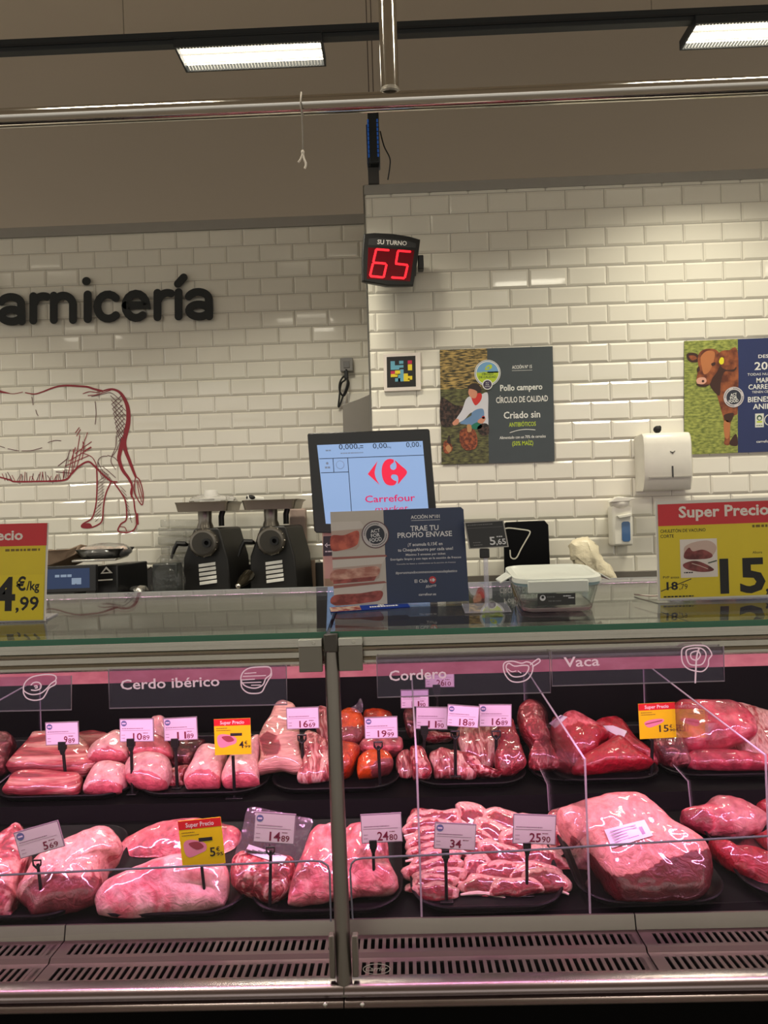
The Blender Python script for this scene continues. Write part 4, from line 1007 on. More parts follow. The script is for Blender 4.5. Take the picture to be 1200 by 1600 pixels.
for k, (tx, hh, ww) in enumerate((('ACT', 5, 15), ('FOR', 5.6, 14), ('FOOD', 6, 19))): S.text(tx, bx + .5, by - 3.5 + k * 7.2, hh, WPr, 8, align='c', width=ww, bold=.015, rot=-.13)
for k in range(44):
    if k % 22 < 14: S.disc(bx + 17.2 * math.cos(2 * PI * k / 44), by + 17.2 * math.sin(2 * PI * k / 44), .9, M('badge_ink', (40, 44, 58)), 7, n=6)
S.flush('round_badge', t)
def tc(tx, x, y, h, wd, b=.008, l=1, mt=None): S.text(tx, x, y, h, mt or WPr, l, width=wd, align='c', bold=b)
tc('ACCIÓN Nº101', 148, 15.5, 5.2, 45, .02); S.rect(126, 18, 171, 18.6, WPr, 1)
tc('TRAE TU', 146, 34.5, 8, 44, .018); tc('PROPIO ENVASE', 146, 44.5, 8, 85, .018)
tc('¡Y acumula 0,15€ en', 146, 58, 4.8, 54, .015); tc('tu ChequeAhorro por cada uno!', 146, 66, 4.8, 86, .015); tc('Máximo 3 envases por ticket', 146, 73, 3.4, 62, .01); tc('Entrégalo limpio y con tapa en la sección de frescos', 146, 79.5, 3.4, 110, .01); tc('Consulta las bases y condiciones en la sección de frescos', 146, 86.5, 2.2, 92, .0)
tc('#porunmundoconmenosenvasesdeplastico', 146, 101, 4.2, 96, .005)
tc('El Club', 137, 115.5, 5, 20, .01); S.disc(155, 112, 5.6, M('club_red', (196, 44, 52), rough=.4), 1); S.poly([(150.8, 112), (153.4, 109.4), (153, 112), (153.4, 114.6)], WPr, 2); S.poly([(159.4, 112), (156.6, 109.2), (154.6, 110.2), (154.4, 114), (156.6, 114.8)], WPr, 2)
S.text('Ahorro', 152, 123.5, 5, WPr, 1, width=17, align='c', shear=.3, rot=-.15); tc('carrefour.es', 146, 136, 4, 27, .01)
S.flush('lettering', t)
# blue leaflet lying in front
q = [on_glass(515, 951), on_glass(636, 943), on_glass(640, 949), on_glass(517, 958)]
t = thing('leaflet', 'blue leaflet lying flat on the glass before the navy sign', 'leaflet', sum(q, V()) / 4)
S = Sheet(q[0] + V((0, 0, .002)), q[1] + V((0, 0, .002)), q[3] + V((0, 0, .002)), 120, 8, .0003)
S.board(M('leaflet_blue', (26, 50, 128), rough=.8, spec=.1), .0015, 'paper', t)
S.rect(0, 0, 46, 8, two_tone('leaflet_food_print', (120, 40, 40), (170, 150, 136), 60, (1, 1, 1), .42, .6, rough=.8), 1); S.lines(60, 5, 44, 2, WPr, 1); S.lines(74, 2.2, 9, 1.6, WPr, 1)
S.flush('print', t)

# black price ticket on a clear stand
YK = on_glass(766, 951).y
S = px_sheet((725, 816), (787, 812.5), (733, 858), YK, 62, 43, .0003)
b0 = on_glass(766, 953)
t = thing('price_ticket_stand', 'black price ticket 5,65 on a clear stand on the glass top', 'price ticket', b0)
S.board(M('ticket_grey_edge', (176, 172, 166), rough=.4), .003, 'holder', t)
S.rect(2, 1.5, 60, 41.5, M('ticket_black', (36, 36, 37), rough=.4), 1)
S.lines(4, 6, 40, 1.6, M('ticket_grey', (110, 110, 110)), 2); S.rect(3, 10, 58, 10.5, M('ticket_grey', (110, 110, 110)), 2); S.lines(8, 34, 12, 1.4, M('ticket_grey', (110, 110, 110)), 2); S.lines(8, 38, 14, 1.4, M('ticket_grey', (110, 110, 110)), 2)
S.text('5', 34, 38, 12.5, WPr, 2, width=9, bold=.018); S.text(',65', 43.5, 38, 8.6, WPr, 2, width=15.5, bold=.02); S.lines(46, 26.5, 9, 1.6, WPr, 2)
S.flush('ticket_print', t)
ACR = clear('clear_rod', (.9, .9, .96), refl=1.5, haze=.25, haze_col=(.72, .7, .8))
cl = P(757, 862, YK); cb = V((P(760, 900, YK).x, YK, gz_(YK) + .004))
MB().cyl((cb.x, YK + .003, cl.z), (cb.x, YK + .003, gz_(YK) + .004), .0045, 14).build('stem', t, ACR)
MB().box(cl.x - .009, cl.x + .009, YK - .004, YK + .006, cl.z - .012, cl.z + .006).build('clip', t, BLACK, bevel=.002)
plate(MB(), cb.x - .045, cb.x + .04, YK - .035, YK + .035, .0006, .004).build('base', t, ACR, bevel=.001)

# glass food container with clip lid
f0 = on_glass(826, 957); f1 = on_glass(918, 955)
dC = .125; zg = gz_(f0.y + dC / 2 - .004) + .0008
cx = (f0.x + f1.x) / 2 + .002; cy = f0.y + dC / 2 - .004
hC = P(872, 912, f0.y).z - f0.z
t = thing('food_container', 'square clear glass food container with white clip lid on the glass top', 'food container', (cx, cy, zg))
def rr(cx, cy, w, h, r, z): return [(cx + p_[0], cy + p_[1], z + TG * p_[1]) for p_ in rrect(w, h, r)]
GLS = clear('container_glass', (.93, .96, .95), refl=1.2, haze=.03)
wb, wt = 112 * f0.y / 1200, 132 * f0.y / 1200
MB().loft([rr(cx, cy, wb * .92, dC * .92, .024, zg), rr(cx, cy, wb, dC, .026, zg + .006), rr(cx, cy, wt, dC + .02, .03, zg + hC), rr(cx, cy, wt - .007, dC + .013, .028, zg + hC), rr(cx, cy, wb - .008, dC - .008, .024, zg + .01)]).build('glass_dish', t, GLS, smooth=40)
MB().loft([rr(cx, cy, wb * .96, dC * .96, .024, zg + .0005), rr(cx, cy, wb * 1.0, dC * 1.0, .026, zg + .004), rr(cx, cy, wb * 1.01, dC * 1.01, .026, zg + .0075), rr(cx, cy, wb * .96, dC * .96, .024, zg + .007)]).build('thick_base_rim', t, clear('pinkish_glass_rim', (.9, .72, .76), refl=1.5, haze=.3, haze_col=(.8, .66, .68)), smooth=40)
LIDM = M('frosted_white_lid', (216, 220, 212), rough=.35); SEAL = M('blue_grey_seal', (134, 158, 162), rough=.4)
zl = zg + hC
MB().loft([rr(cx, cy, wt + .002, dC + .022, .03, zl - .002), rr(cx, cy, wt + .002, dC + .022, .03, zl + .004)]).build('seal', t, SEAL, smooth=40)
MB().loft([rr(cx, cy, wt + .008, dC + .028, .03, zl + .004), rr(cx, cy, wt + .006, dC + .026, .03, zl + .012), rr(cx, cy, wt - .012, dC + .008, .026, zl + .014), rr(cx, cy, wt - .022, dC - .002, .022, zl + .010)]).build('lid', t, LIDM, smooth=40)
MB().box(cx - .058, cx + .05, cy - dC / 2 - .018, cy - dC / 2 - .012, zl - .020, zl + .002).build('clip', t, LIDM, bevel=.002)
MB().box(cx - .05, cx + .05, cy + dC / 2 + .012, cy + dC / 2 + .018, zl - .014, zl + .008).build('clip', t, LIDM, bevel=.002)
for sgn in (-1, 1):
    xc = cx + sgn * (wt / 2 + .004)
    MB().prism([(xc, cy - .04, zl + .01), (xc + sgn * .02, cy - .036, zl - .002), (xc + sgn * .02, cy + .036, zl - .002), (xc, cy + .04, zl + .01)], (0, 0, -.003)).build('clip', t, LIDM, bevel=.001)
Yq = cy - dC / 2 - .0065
S = px_sheet((840, 928), (899, 926.5), (840, 946), Yq, 59, 18, .0003)
S.board(M('container_black_label', (34, 32, 30), rough=.4), .0006, 'label', t)
S.disc(8, 6.5, 4.6, WPr, 1); S.disc(8, 5.4, 2.2, INK, 2); S.lines(15, 6, 12, 1.8, M('ticket_grey', (110, 110, 110)), 1); S.lines(17, 12.5, 20, 1.8, M('ticket_grey', (110, 110, 110)), 1); S.lines(40, 5, 12, 1.6, WPr, 1); S.lines(48, 8, 9, 1.6, WPr, 1)
S.flush('label_print', t)

# yellow price boards on the glass
YEL = M('offer_yellow', (226, 202, 12), rough=.35); YEL2 = M('offer_yellow_patch', (232, 208, 10), rough=.35); ORED = M('offer_red', (204, 24, 36), rough=.35)
OW = M('offer_white', (232, 222, 214), rough=.4); RAW = two_tone('printed_raw_meat', (92, 34, 34), (150, 74, 72), 40, (1, 1, 1), .4, .62); RAWF = M('printed_meat_fat', (206, 178, 166), rough=.4)
YB_ = on_glass(1100, 938).y
S = px_sheet((1024, 783.5), (1245, 775.5), (1029, 938), YB_, 221, 155, .0003)
t = thing('price_board', 'large yellow and red price board with 15 euro on the right glass top', 'price board', V((S.pt(110, 155).x, YB_, gz_(YB_))))
S.board(M('board_white_edge', (216, 214, 206), rough=.4), .004, 'board', t)
S.rect(3, 5, 221, 152, YEL, 1); S.rect(3, 5, 221, 39, ORED, 2)
S.flush('yellow_print', t)
S.text('Super Precio', 35.5, 26.5, 17, OW, 3, width=141, bold=.028); S.text('CHULETÓN DE VACUNO', 6, 49.5, 5, INK, 2, width=71, bold=.01); S.text('CORTE', 6, 57.5, 5, INK, 2, width=21, bold=.01); S.lines(150, 46, 50, 4, M('offer_brown_print', (120, 96, 20)), 2)
S.flush('product_name', t); S.text('Ahora', 149, 87, 4, INK, 2, width=15); S.text('15', 97, 146, 52, INK, 2, width=71, bold=.028); S.text(',', 168, 147, 24, INK, 2, bold=.018)
S.flush('headline', t); S.text('PVP antes', 8, 121.5, 4, INK, 2, width=25); S.text('18', 13, 139, 12, INK, 2, width=18, bold=.028); S.text(',79', 33, 139, 8.6, INK, 2, width=13); S.stroke([(4, 141), (52, 123)], 1.3, INK, 3, caps=False); S.lines(8, 151, 48, 2.2, INK, 2)
S.flush('old_price', t)
S.rect(36, 61, 94, 121, OW, 2)
S.blob([(44, 72), (58, 66), (80, 64), (92, 72), (91, 82), (80, 92), (60, 92), (44, 90), (42, 80)], RAWF, 3); S.blob([(42, 84), (50, 74), (56, 80), (72, 78), (86, 86), (80, 92), (46, 92)], RAW, 4); S.blob([(40, 100), (56, 95), (72, 99), (88, 110), (70, 113), (46, 108)], RAW, 3); S.stroke([(54, 99), (66, 103), (78, 108)], 1.2, RAWF, 4); S.stroke([(80, 99), (92, 96)], 2, M('printed_rosemary', (70, 84, 66)), 4); S.lines(41, 114, 14, 1.8, INK, 3)
S.flush('photo_print', t)
cz = S.pt(3, 152)
MB().tube([V((cz.x + .02, YB_ + .004, gz_(YB_) + .012)), V((cz.x - .01, YB_ + .03, gz_(YB_ + .03) + .006)), V((cz.x - .03, YB_ + .06, gz_(YB_ + .06) + .003))], .0018, 8).build('wire_foot', t, STEEL)
plate(MB(), S.pt(20, 0).x, S.pt(200, 0).x, YB_ + .0, YB_ + .06).build('base_plate', t, ACR)
MB().box(S.pt(20, 0).x, S.pt(200, 0).x, YB_ + .003, YB_ + .012, gz_(YB_ + .012) + .0008, S.pt(20, 150).z).build('riser', t, ACR)

YC_ = on_glass(40, 972).y
S = px_sheet((-136, 822), (75, 817), (-141, 975), YC_, 211, 153, .0003)
t = thing('price_board', 'yellow and red price board ending 4,99 at the left frame edge on the glass', 'price board', V((S.pt(150, 153).x, YC_, gz_(YC_))))
S.board(M('board_white_edge', (216, 214, 206)), .004, 'board', t)
S.rect(0, 0, 209, 151, YEL, 1); S.rect(0, 0, 210, 35, ORED, 2); S.rect(90, 80, 208, 150, YEL2, 2)
S.flush('yellow_print', t)
S.text('Super Precio', 173, 25, 15, OW, 3, width=128, align='r', bold=.028); S.lines(146, 43, 54, 3.6, M('offer_brown_print', (120, 96, 20)), 2)
S.flush('headline', t); S.text('4', 164, 134, 50, INK, 3, width=36, align='r', bold=.028); S.text('€', 165, 104, 20, INK, 3, width=15, bold=.028); S.text('/kg', 181, 104, 14, INK, 3, width=20, bold=.02); S.text(',99', 165, 135, 21, INK, 3, width=36, bold=.018)
S.flush('lettering', t)
plate(MB(), S.pt(20, 0).x, S.pt(200, 0).x, YC_, YC_ + .06).build('base_plate', t, ACR)
MB().box(S.pt(20, 0).x, S.pt(200, 0).x, YC_ + .005, YC_ + .013, gz_(YC_ + .013) + .0008, S.pt(20, 149).z).build('riser', t, ACR)

# ================================================================== REFRIGERATED DISPLAY COUNTER
XW = 1.75
CT = thing('display_counter', 'long refrigerated meat counter with glass front and flat glass top', 'display counter', (0, 1.7, 0))
CBLK = M('case_black', (9, 7, 9), rough=.6, spec=.08)
MB().box(-XW, XW, 1.215, 2.13, .02, .722).build('base_cabinet', CT, M('base_black', (4, 4, 4), rough=.6, spec=.05), bevel=.004)
ptop, pbot = P(517, 1004, 1.292), P(538, 1560, 1.205)
# bumper profile, two lengths meeting at the post
prof = [(1.232, .757), (1.212, .757), (1.2045, .7535), (1.2, .748), (1.2, .7455), (1.206, .7435), (1.206, .7385), (1.198, .7365), (1.1945, .7325), (1.1955, .728), (1.2, .7245), (1.232, .7225)]
for x0, x1 in ((-XW, pbot.x - .001), (pbot.x + .001, XW)):
    MB().prism([(x0, y, z) for y, z in prof], (x1 - x0, 0, 0)).build('bumper_rail', CT, M('bumper_aluminium', (140, 128, 128), rough=.27, metal=1.0), smooth=40)
lip = MB()
for px_ in (508, 566):
    q = P(px_, 1570, 1.193); lip.ball(q, .004, .003, .004, 10)
lip.build('rail_screws', CT, ALU)
# deck and back
deck = [(1.372, .70), (1.372, .7695), (1.755, .806), (1.765, .842), (2.10, .861), (2.10, .70)]
MB().prism([(-XW, y, z) for y, z in deck], (2 * XW, 0, 0)).build('stepped_deck', CT, CBLK, smooth=20)
MB().box(-XW, XW, 2.10, 2.13, .70, 1.286).build('back_panel', CT, M('back_panel_black', (7, 6, 7), rough=.5, spec=.08))
MB().box(-XW, XW, 2.07, 2.10, .885, .91).build('back_rail', CT, M('dark_grey_rail', (54, 50, 54), rough=.4, metal=.5), bevel=.003)
MB().box(-XW - .03, -XW, 1.215, 2.13, .02, 1.286).build('end_panel', CT, DARK_STEEL); MB().box(XW, XW + .03, 1.215, 2.13, .02, 1.286).build('end_panel', CT, DARK_STEEL)
MB().box(-XW, XW, 2.13, 2.5, .90, .944).build('rear_shelf', CT, STEEL, bevel=.003)
MB().box(-XW + .02, XW - .02, 2.13, 2.46, .05, .9).build('rear_cabinet', CT, DARK_STEEL)
# air return grilles
GRL = M('grille_steel', (130, 127, 114), rough=.34, metal=.8)
def grille(x0, x1):
    mb = MB().use(GRL)
    lipz = [(1.371, .787), (1.3725, .758), (1.3665, .752)]
    mb.prism([(x0, y, z) for y, z in ((1.374, .774), (1.370, .774), (1.363, .750), (1.367, .748))], (x1 - x0, 0, 0))
    for (ya, za, yb, zb) in ((1.364, .7495, 1.308, .7505), (1.302, .7445, 1.236, .749)):
        d = V((0, yb - ya, zb - za)); n_ = 0.0022
        def bar(xa, xb, f0, f1):
            p_ = [V((xa, ya, za)) + d * f0, V((xb, ya, za)) + d * f0, V((xb, ya, za)) + d * f1, V((xa, ya, za)) + d * f1]
            mb.prism(p_, (0, 0, -n_))
        bar(x0, x1, 0, .22); bar(x0, x1, .82, 1)
        x = x0; pitch = .0128; first = True
        k = 0
        while x < x1 - .002:
            w_ = .022 if k == 0 else .0062
            bar(x, min(x + w_, x1), .22, .82); x += w_ + .0068; k += 1
        bar(x1 - .018, x1, .22, .82)
    mb.prism([(x0, y, z) for y, z in ((1.308, .7505), (1.302, .7445), (1.304, .7425), (1.310, .7485))], (x1 - x0, 0, 0))
    return mb.build('air_grille', CT, smooth=20)
gs = [-XW, P(79, 1490, 1.31).x, pbot.x - .012, P(1000, 1450, 1.34).x, XW]
for i in range(4): grille(gs[i] + .0012, gs[i + 1] - .0012)
MB().box(-XW, XW, 1.232, 1.372, .70, .715).build('air_duct', CT, M('duct_dark', (30, 28, 28), rough=.6))
# post, clamps, boots
PM = M('post_dark_steel', (112, 106, 98), rough=.3, metal=.75)
MB().tube([pbot + V((0, .012, .0)), ptop + V((0, .006, 0))], .0125, 20).build('support_post', CT, PM)
CLP = M('clamp_grey', (122, 118, 108), rough=.45, metal=.3); CLPT = M('clamp_light_edge', (190, 188, 178), rough=.35, metal=.5)
for a_, b_ in (((466, 1000), (504, 1050)), ((528, 998), (567, 1048))):
    q0, q1 = P(*a_, 1.283), P(*b_, 1.283)
    MB().box(q0.x, q1.x, 1.283, 1.292, q1.z, q0.z - .012).build('glass_clamp', CT, CLP, bevel=.0012)
    c_ = MB().box(q0.x, q1.x, 1.2825, 1.31, q0.z - .012, q0.z)
    c_.cyl(((q0.x + q1.x) / 2 + .006, 1.2825, q0.z - .006), ((q0.x + q1.x) / 2 + .006, 1.281, q0.z - .006), .003, 12)
    c_.build('clamp_bracket', CT, CLPT, bevel=.001)
q0, q1 = P(505, 992, 1.282), P(528, 1019, 1.282)
MB().box(q0.x, q1.x, 1.280, 1.31, q1.z, q0.z).build('post_cap', CT, M('cap_dark', (74, 70, 64), rough=.35, metal=.6), bevel=.002)
for a_, b_ in (((513, 1463), (524, 1530)), ((549, 1463), (561, 1528))):
    q0, q1 = P(*a_, 1.212), P(*b_, 1.212)
    MB().box(q0.x, q1.x, 1.212, 1.226, q1.z, q0.z).build('post_boot', CT, M('boot_grey', (112, 106, 98), rough=.4, metal=.4), bevel=.002)
# front glass
FGL = clear('front_glass', (.985, .985, .985), refl=.10, haze=0.0, rough=.4)
def frontglass(x0t, x1t, x0b, x1b):
    q = [V((x0t, 1.303, 1.286)), V((x1t, 1.303, 1.286)), V((x1b, 1.222, .752)), V((x0b, 1.222, .752))]
    return MB().prism(q, (0, .006, 0)).build('front_glass', CT, FGL, smooth=0)
frontglass(-XW, ptop.x - .002, -XW, pbot.x - .002); frontglass(ptop.x + .002, XW, pbot.x + .002, XW)
# top glass
TGL = clear('top_glass', (.90, .95, .93), refl=1.0, haze=.012); GEDGE = M('green_glass_edge', (16, 96, 66), rough=.15, coat=.5)
def topglass(x0, x1):
    g_ = MB().use(TGL).prism([(x0, 1.301, gz_(1.301)), (x0, 1.70, gz_(1.70)), (x0, 1.70, gz_(1.70) - .010), (x0, 1.301, gz_(1.301) - .010)], (x1 - x0, 0, 0)).build('top_glass', CT, smooth=0)
    MB().use(GEDGE).box(x0, x1, 1.2985, 1.301, GT - .0102, GT + .0002).build('green_edge', g_, smooth=0)
    MB().use(M('pale_glass_edge', (188, 204, 198), rough=.2)).box(x0, x1, 1.70, 1.703, gz_(1.70) - .0102, gz_(1.70) + .0004).build('rear_edge', g_, smooth=0)
    return g_
topglass(-XW, P(510, 985, 1.30).x); topglass(P(516, 985, 1.30).x, XW)
MB().prism([(-XW, 1.704, 1.330), (-XW, 2.10, 1.288), (-XW, 2.10, 1.282), (-XW, 1.704, 1.324)], (2 * XW, 0, 0)).build('rear_door', CT, clear('rear_door_acrylic', (.95, .95, .95), refl=.8, haze=0.0), smooth=0)
# lamp canopy under the front of the glass top
can = [(1.314, 1.2885), (1.314, 1.280), (1.318, 1.279), (1.318, 1.272), (1.314, 1.2705), (1.3125, 1.267), (1.3155, 1.2635), (1.320, 1.2625), (1.320, 1.2535), (1.315, 1.252), (1.3125, 1.248), (1.3125, 1.2435), (1.315, 1.240), (1.32, 1.2395), (1.42, 1.250), (1.42, 1.2885)]
for x0, x1 in ((-XW, ptop.x - .001), (ptop.x + .001, XW)):
    MB().prism([(x0, y, z) for y, z in can], (x1 - x0, 0, 0)).build('lamp_canopy', CT, M('canopy_aluminium', (186, 182, 170), rough=.2, metal=1.0), smooth=25)
PINK_REFL = two_tone('pink_reflection_glow', (150, 74, 88), (214, 150, 160), 30, (.6, 1, 1), .35, .7, rough=.3)  # pink reflection of the meat, put in as a mottled glowing strip
_b = PINK_REFL.node_tree.nodes['Principled BSDF']; _b.inputs['Emission Color'].default_value = lin((214, 108, 128)); _b.inputs['Emission Strength'].default_value = .5
MB().prism([(-XW, y, z) for y, z in ((1.321, 1.2392), (1.328, 1.2165), (1.35, 1.2150), (1.40, 1.240))], (2 * XW, 0, 0)).build('pink_reflection_strip', CT, PINK_REFL, smooth=25)
lo = area_light('case_lamp_light', (0, 1.345, 1.2135), (0, .8, -1), 2 * XW - .1, .022, MEAT_W, MEAT_COL, 170)
lo.parent = CT; lo.matrix_parent_inverse = Matrix.Translation(-CT.location)
# maker's oval on the glass
S = px_sheet((566, 1506), (611, 1505), (567, 1523), 1.2215, 45, 17, .0002)
S.stroke([(22 + 21 * math.cos(2 * PI * k / 40), 8.5 + 8 * math.sin(2 * PI * k / 40)) for k in range(41)], 1.2, M('oval_white', (190, 184, 178), rough=.4), 1)
S.text('Carrier', 22, 11.5, 7, M('oval_white', (190, 184, 178)), 1, width=34, align='c', shear=.25, bold=.012)
S.flush('oval_mark', CT)

# ---- low clear guards behind the front glass
ACRL = clear('acrylic_clear', (.985, .98, .99), refl=.25, rough=.4, haze=0.0, haze_col=(.7, .6, .75))
AEDGE = clear('acrylic_edge', (.75, .72, .76), refl=1.0, haze=.55, haze_col=(.72, .62, .70))
GEDG = clear('guard_edge', (.5, .52, .52), refl=1.0, haze=.8, haze_col=(.16, .20, .20))
YGd = 1.352
for lab, pts in (('low clear guard panel with rounded corner in the left counter bay', [(-240, 1380), (0, 1368), (200, 1358.5), (420, 1348.5), (490, 1345.5), (503, 1347), (512, 1353), (515, 1364), (517, 1440), (-240, 1478)]),
                 ('low clear guard panel with rounded corner in the right counter bay', [(551, 1436), (547, 1360), (549, 1350), (555, 1344), (566, 1341.5), (800, 1330.5), (1000, 1318), (1200, 1307), (1440, 1294), (1440, 1398)])):
    w_ = [P(*p_, YGd) for p_ in pts]
    t = thing('guard_panel', lab, 'guard panel', V((w_[3].x, YGd, .78)))
    MB().prism(w_, (0, .003, 0)).build('panel', t, ACRL, smooth=0)
    e_ = [p_ + V((0, .0015, 0)) for p_ in (w_[:9] if 'left' in lab else w_[:9])]
    MB().tube(e_, .0019, 6).build('polished_edge', t, GEDG)

# ---- dividers
XD = .631
def dx_(px_, py_): q = onplane(px_, py_, V((XD, 0, 0)), V((1, 0, 0))); return (q.y, q.z)
shape = [dx_(*p_) for p_ in ((1175, 1412), (1183, 1172), (1003, 1035), (968, 1066))]
Yr = min(shape[3][0], 2.095); sz = shape[3][1]
yz = [(1.376, .774), (1.378, shape[1][1]), (min(shape[2][0], 2.0), shape[2][1]), (Yr - .03, shape[2][1]), (Yr - .03, .885), (1.762, .866), (1.75, .81), (1.41, .778)]
for X_, lab in ((-.998, 'clear divider panel at the far left of the case, behind the chop sign'), (.012, 'clear divider panel just right of the steel post'), (.312, 'clear divider panel between the lamb trays and the large beef block'), (XD, 'clear divider panel right of the large beef block')):
    t = thing('divider_panel', lab, 'divider panel', (X_, 1.7, .8))
    MB().prism([(X_, y, z) for y, z in yz], (.0035, 0, 0)).build('panel', t, clear('divider_acrylic', (.98, .97, .985), refl=1.0, haze=0.0), smooth=0)
    MB().tube([(X_ + .00175, y, z) for y, z in yz[:4]], .0021, 6).build('polished_edge', t, AEDGE)
    MB().tube([(X_ + .00175, y, z) for y, z in yz[3:7]], .0015, 6).build('polished_edge', t, AEDGE)

# ---- header signs inside the glass
HDR = clear('header_acrylic', (.84, .80, .88), refl=1.0, haze=.03, haze_col=(.40, .30, .75))
HP = M('header_glowing_print', (240, 214, 226), rough=.5, emit=(236, 190, 210), es=.28)  # lettering is given a faint pink glow of its own
YH = 1.3085
def header(tl, tr, bl, label, fn):
    S = px_sheet(tl, tr, bl, YH, None, None, .0003)
    t = thing('header_sign', label, 'header sign', S.pt(S.w / 2, S.h))
    S.board(HDR, .003, 'panel', t)
    MB().tube([S.pt(0, 0) + V((0, .0015, 0)), S.pt(0, S.h) + V((0, .0015, 0)), S.pt(S.w, S.h) + V((0, .0015, 0)), S.pt(S.w, 0) + V((0, .0015, 0))], .0011, 6).build('polished_edge', t, AEDGE)
    fn(S, tl); S.flush('white_print', t)
def ic(S, tl, pts, w=2.0, closed=True):
    q = [(x - tl[0], y - tl[1] + (x - tl[0]) * .022) for x, y in pts]
    q = smooth_loop(q, 50) if closed else sp(q)
    S.stroke(q + ([q[0]] if closed else []), w, HP, 1)
def h0(S, tl):
    k = lambda pts: [(x / 5, 1010 + y / 5) for x, y in pts]
    ic(S, tl, k([(185, 330), (200, 280), (250, 240), (330, 222), (400, 220), (438, 235), (435, 265), (400, 290), (370, 325), (320, 365), (250, 375), (200, 355)]))
    ic(S, tl, k([(185, 335), (188, 370), (215, 405), (270, 420), (330, 408), (360, 370), (385, 325), (435, 295), (437, 260)]), closed=False)
    ic(S, tl, k([(245, 300), (265, 283), (300, 280), (322, 300), (315, 330), (280, 343), (248, 340)]), closed=False); ic(S, tl, k([(272, 310), (290, 308), (292, 322), (278, 324)]), closed=False)
header((-160, 1062), (111, 1056), (-160, 1115), 'clear hanging sign with a white chop outline at the left edge', h0)
def h1(S, tl):
    k = lambda pts: [(160 + x / 4, 1020 + y / 4) for x, y in pts]
    S.text('Cerdo ibérico', 19, 32, 15.5, HP, 1, width=155, bold=.014, rot=-.018)
    ic(S, tl, k([(865, 165), (880, 120), (920, 95), (980, 88), (1040, 88), (1055, 105), (1050, 135), (1020, 160), (1000, 200), (950, 220), (890, 205)]))
    ic(S, tl, k([(865, 170), (870, 215), (900, 245), (940, 253), (990, 245), (1015, 205), (1035, 170), (1055, 140), (1055, 110)]), closed=False)
    for a_ in ([(890, 132), (960, 127)], [(880, 150), (1020, 145)], [(870, 172), (950, 168)], [(870, 190), (990, 186)], [(930, 205), (985, 204)]): ic(S, tl, k(a_), 1.6, closed=False) if 0 else S.stroke([(x - tl[0], y - tl[1] + (x - tl[0]) * .018) for x, y in k(a_)], 1.5, HP, 1)
header((169, 1046), (447, 1040), (170.5, 1107), 'clear hanging sign reading Cerdo ibérico above the pork', h1)
def h2(S, tl):
    k = lambda pts: [(600 + x / 4.615, 1000 + y / 4.615) for x, y in pts]
    S.text('Cordero', 19, 38.5, 16, HP, 1, width=90, bold=.014, rot=-.02)
    ic(S, tl, k([(860, 190), (880, 165), (930, 160), (990, 175), (1030, 165), (1070, 185), (1065, 240), (1030, 290), (970, 310), (910, 300), (870, 250)]))
    ic(S, tl, k([(880, 195), (900, 175), (940, 195), (1000, 190), (1040, 195), (1035, 230), (1000, 265), (930, 270), (890, 235)]))
    ic(S, tl, k([(1055, 185), (1110, 145), (1122, 165), (1070, 200)]), closed=False); ic(S, tl, k([(890, 215), (920, 235), (950, 230)]), 1.4, closed=False); ic(S, tl, k([(965, 230), (985, 245)]), 1.4, closed=False)
header((588.5, 1026), (859, 1018), (590, 1090), 'clear hanging sign reading Cordero above the lamb', h2)
def h3(S, tl):
    k = lambda pts: [(960 + x / 5, 1000 + y / 5) for x, y in pts]
    S.text('Vaca', 19, 25, 15.5, HP, 1, width=56, bold=.014, rot=-.02)
    ic(S, tl, k([(525, 100), (540, 70), (590, 55), (650, 50), (720, 60), (760, 120), (735, 160), (728, 210), (690, 250), (640, 252), (570, 230), (530, 180)]))
    ic(S, tl, k([(560, 100), (600, 75), (680, 75), (715, 120), (690, 190), (640, 205), (580, 190)])); ic(S, tl, k([(600, 110), (650, 95), (670, 130), (640, 165), (600, 150)]))
    ic(S, tl, k([(660, 80), (640, 150), (625, 340)]), 2.6, closed=False)
header((861.5, 1018), (1131, 1010), (863, 1072), 'clear hanging sign reading Vaca above the beef', h3)

# ---- trays
TRY = M('black_melamine_tray', (16, 13, 16), rough=.42, spec=.18)
def tray(xl_, xr_, yl, tier, depth, label):
    q0 = on_deck(xl_, yl - (xl_ - 600) * .0438 * .8, tier, .014); q1 = on_deck(xr_, yl - (xr_ - 600) * .0438 * .8, tier, .014)
    Y0 = max((q0.y + q1.y) / 2, tier[0] + .004); w_ = q1.x - q0.x; cx_ = (q0.x + q1.x) / 2; cy_ = Y0 + depth / 2; k = tier[2]
    z0 = tier[1] + (cy_ - tier[0]) * k
    t = thing('display_tray', label, 'display tray', (cx_, cy_, z0))
    def ring(w, d, r, up): return [(cx_ + p_[0], cy_ + p_[1], z0 + p_[1] * k + up) for p_ in rrect(w, d, r, 10)]
    r = min(.075, depth * .3)
    MB().loft([ring(w_ - .03, depth - .03, r - .012, .0008), ring(w_ - .008, depth - .008, r - .003, .010), ring(w_, depth, r, .017), ring(w_ - .003, depth - .003, r, .019), ring(w_ - .010, depth - .010, r - .004, .018), ring(w_ - .024, depth - .024, r - .01, .008), ring(w_ - .05, depth - .05, r - .02, .005)]).build('tray_body', t, TRY, smooth=50)
    return t
LT = [(-150, 112, 'at the far left under the pork shoulders'), (118, 374, 'under the two pork loins'), (379, 630, 'behind the steel post under pale pork slices'), (642, 893, 'under the lamb chops'), (913, 1152, 'under the large labelled beef block'), (1182, 1430, 'at the right edge under beef cuts')]
for a_, b_, s_ in LT: tray(a_, b_, 1428, LOW, .33, 'black rounded front row tray ' + s_)
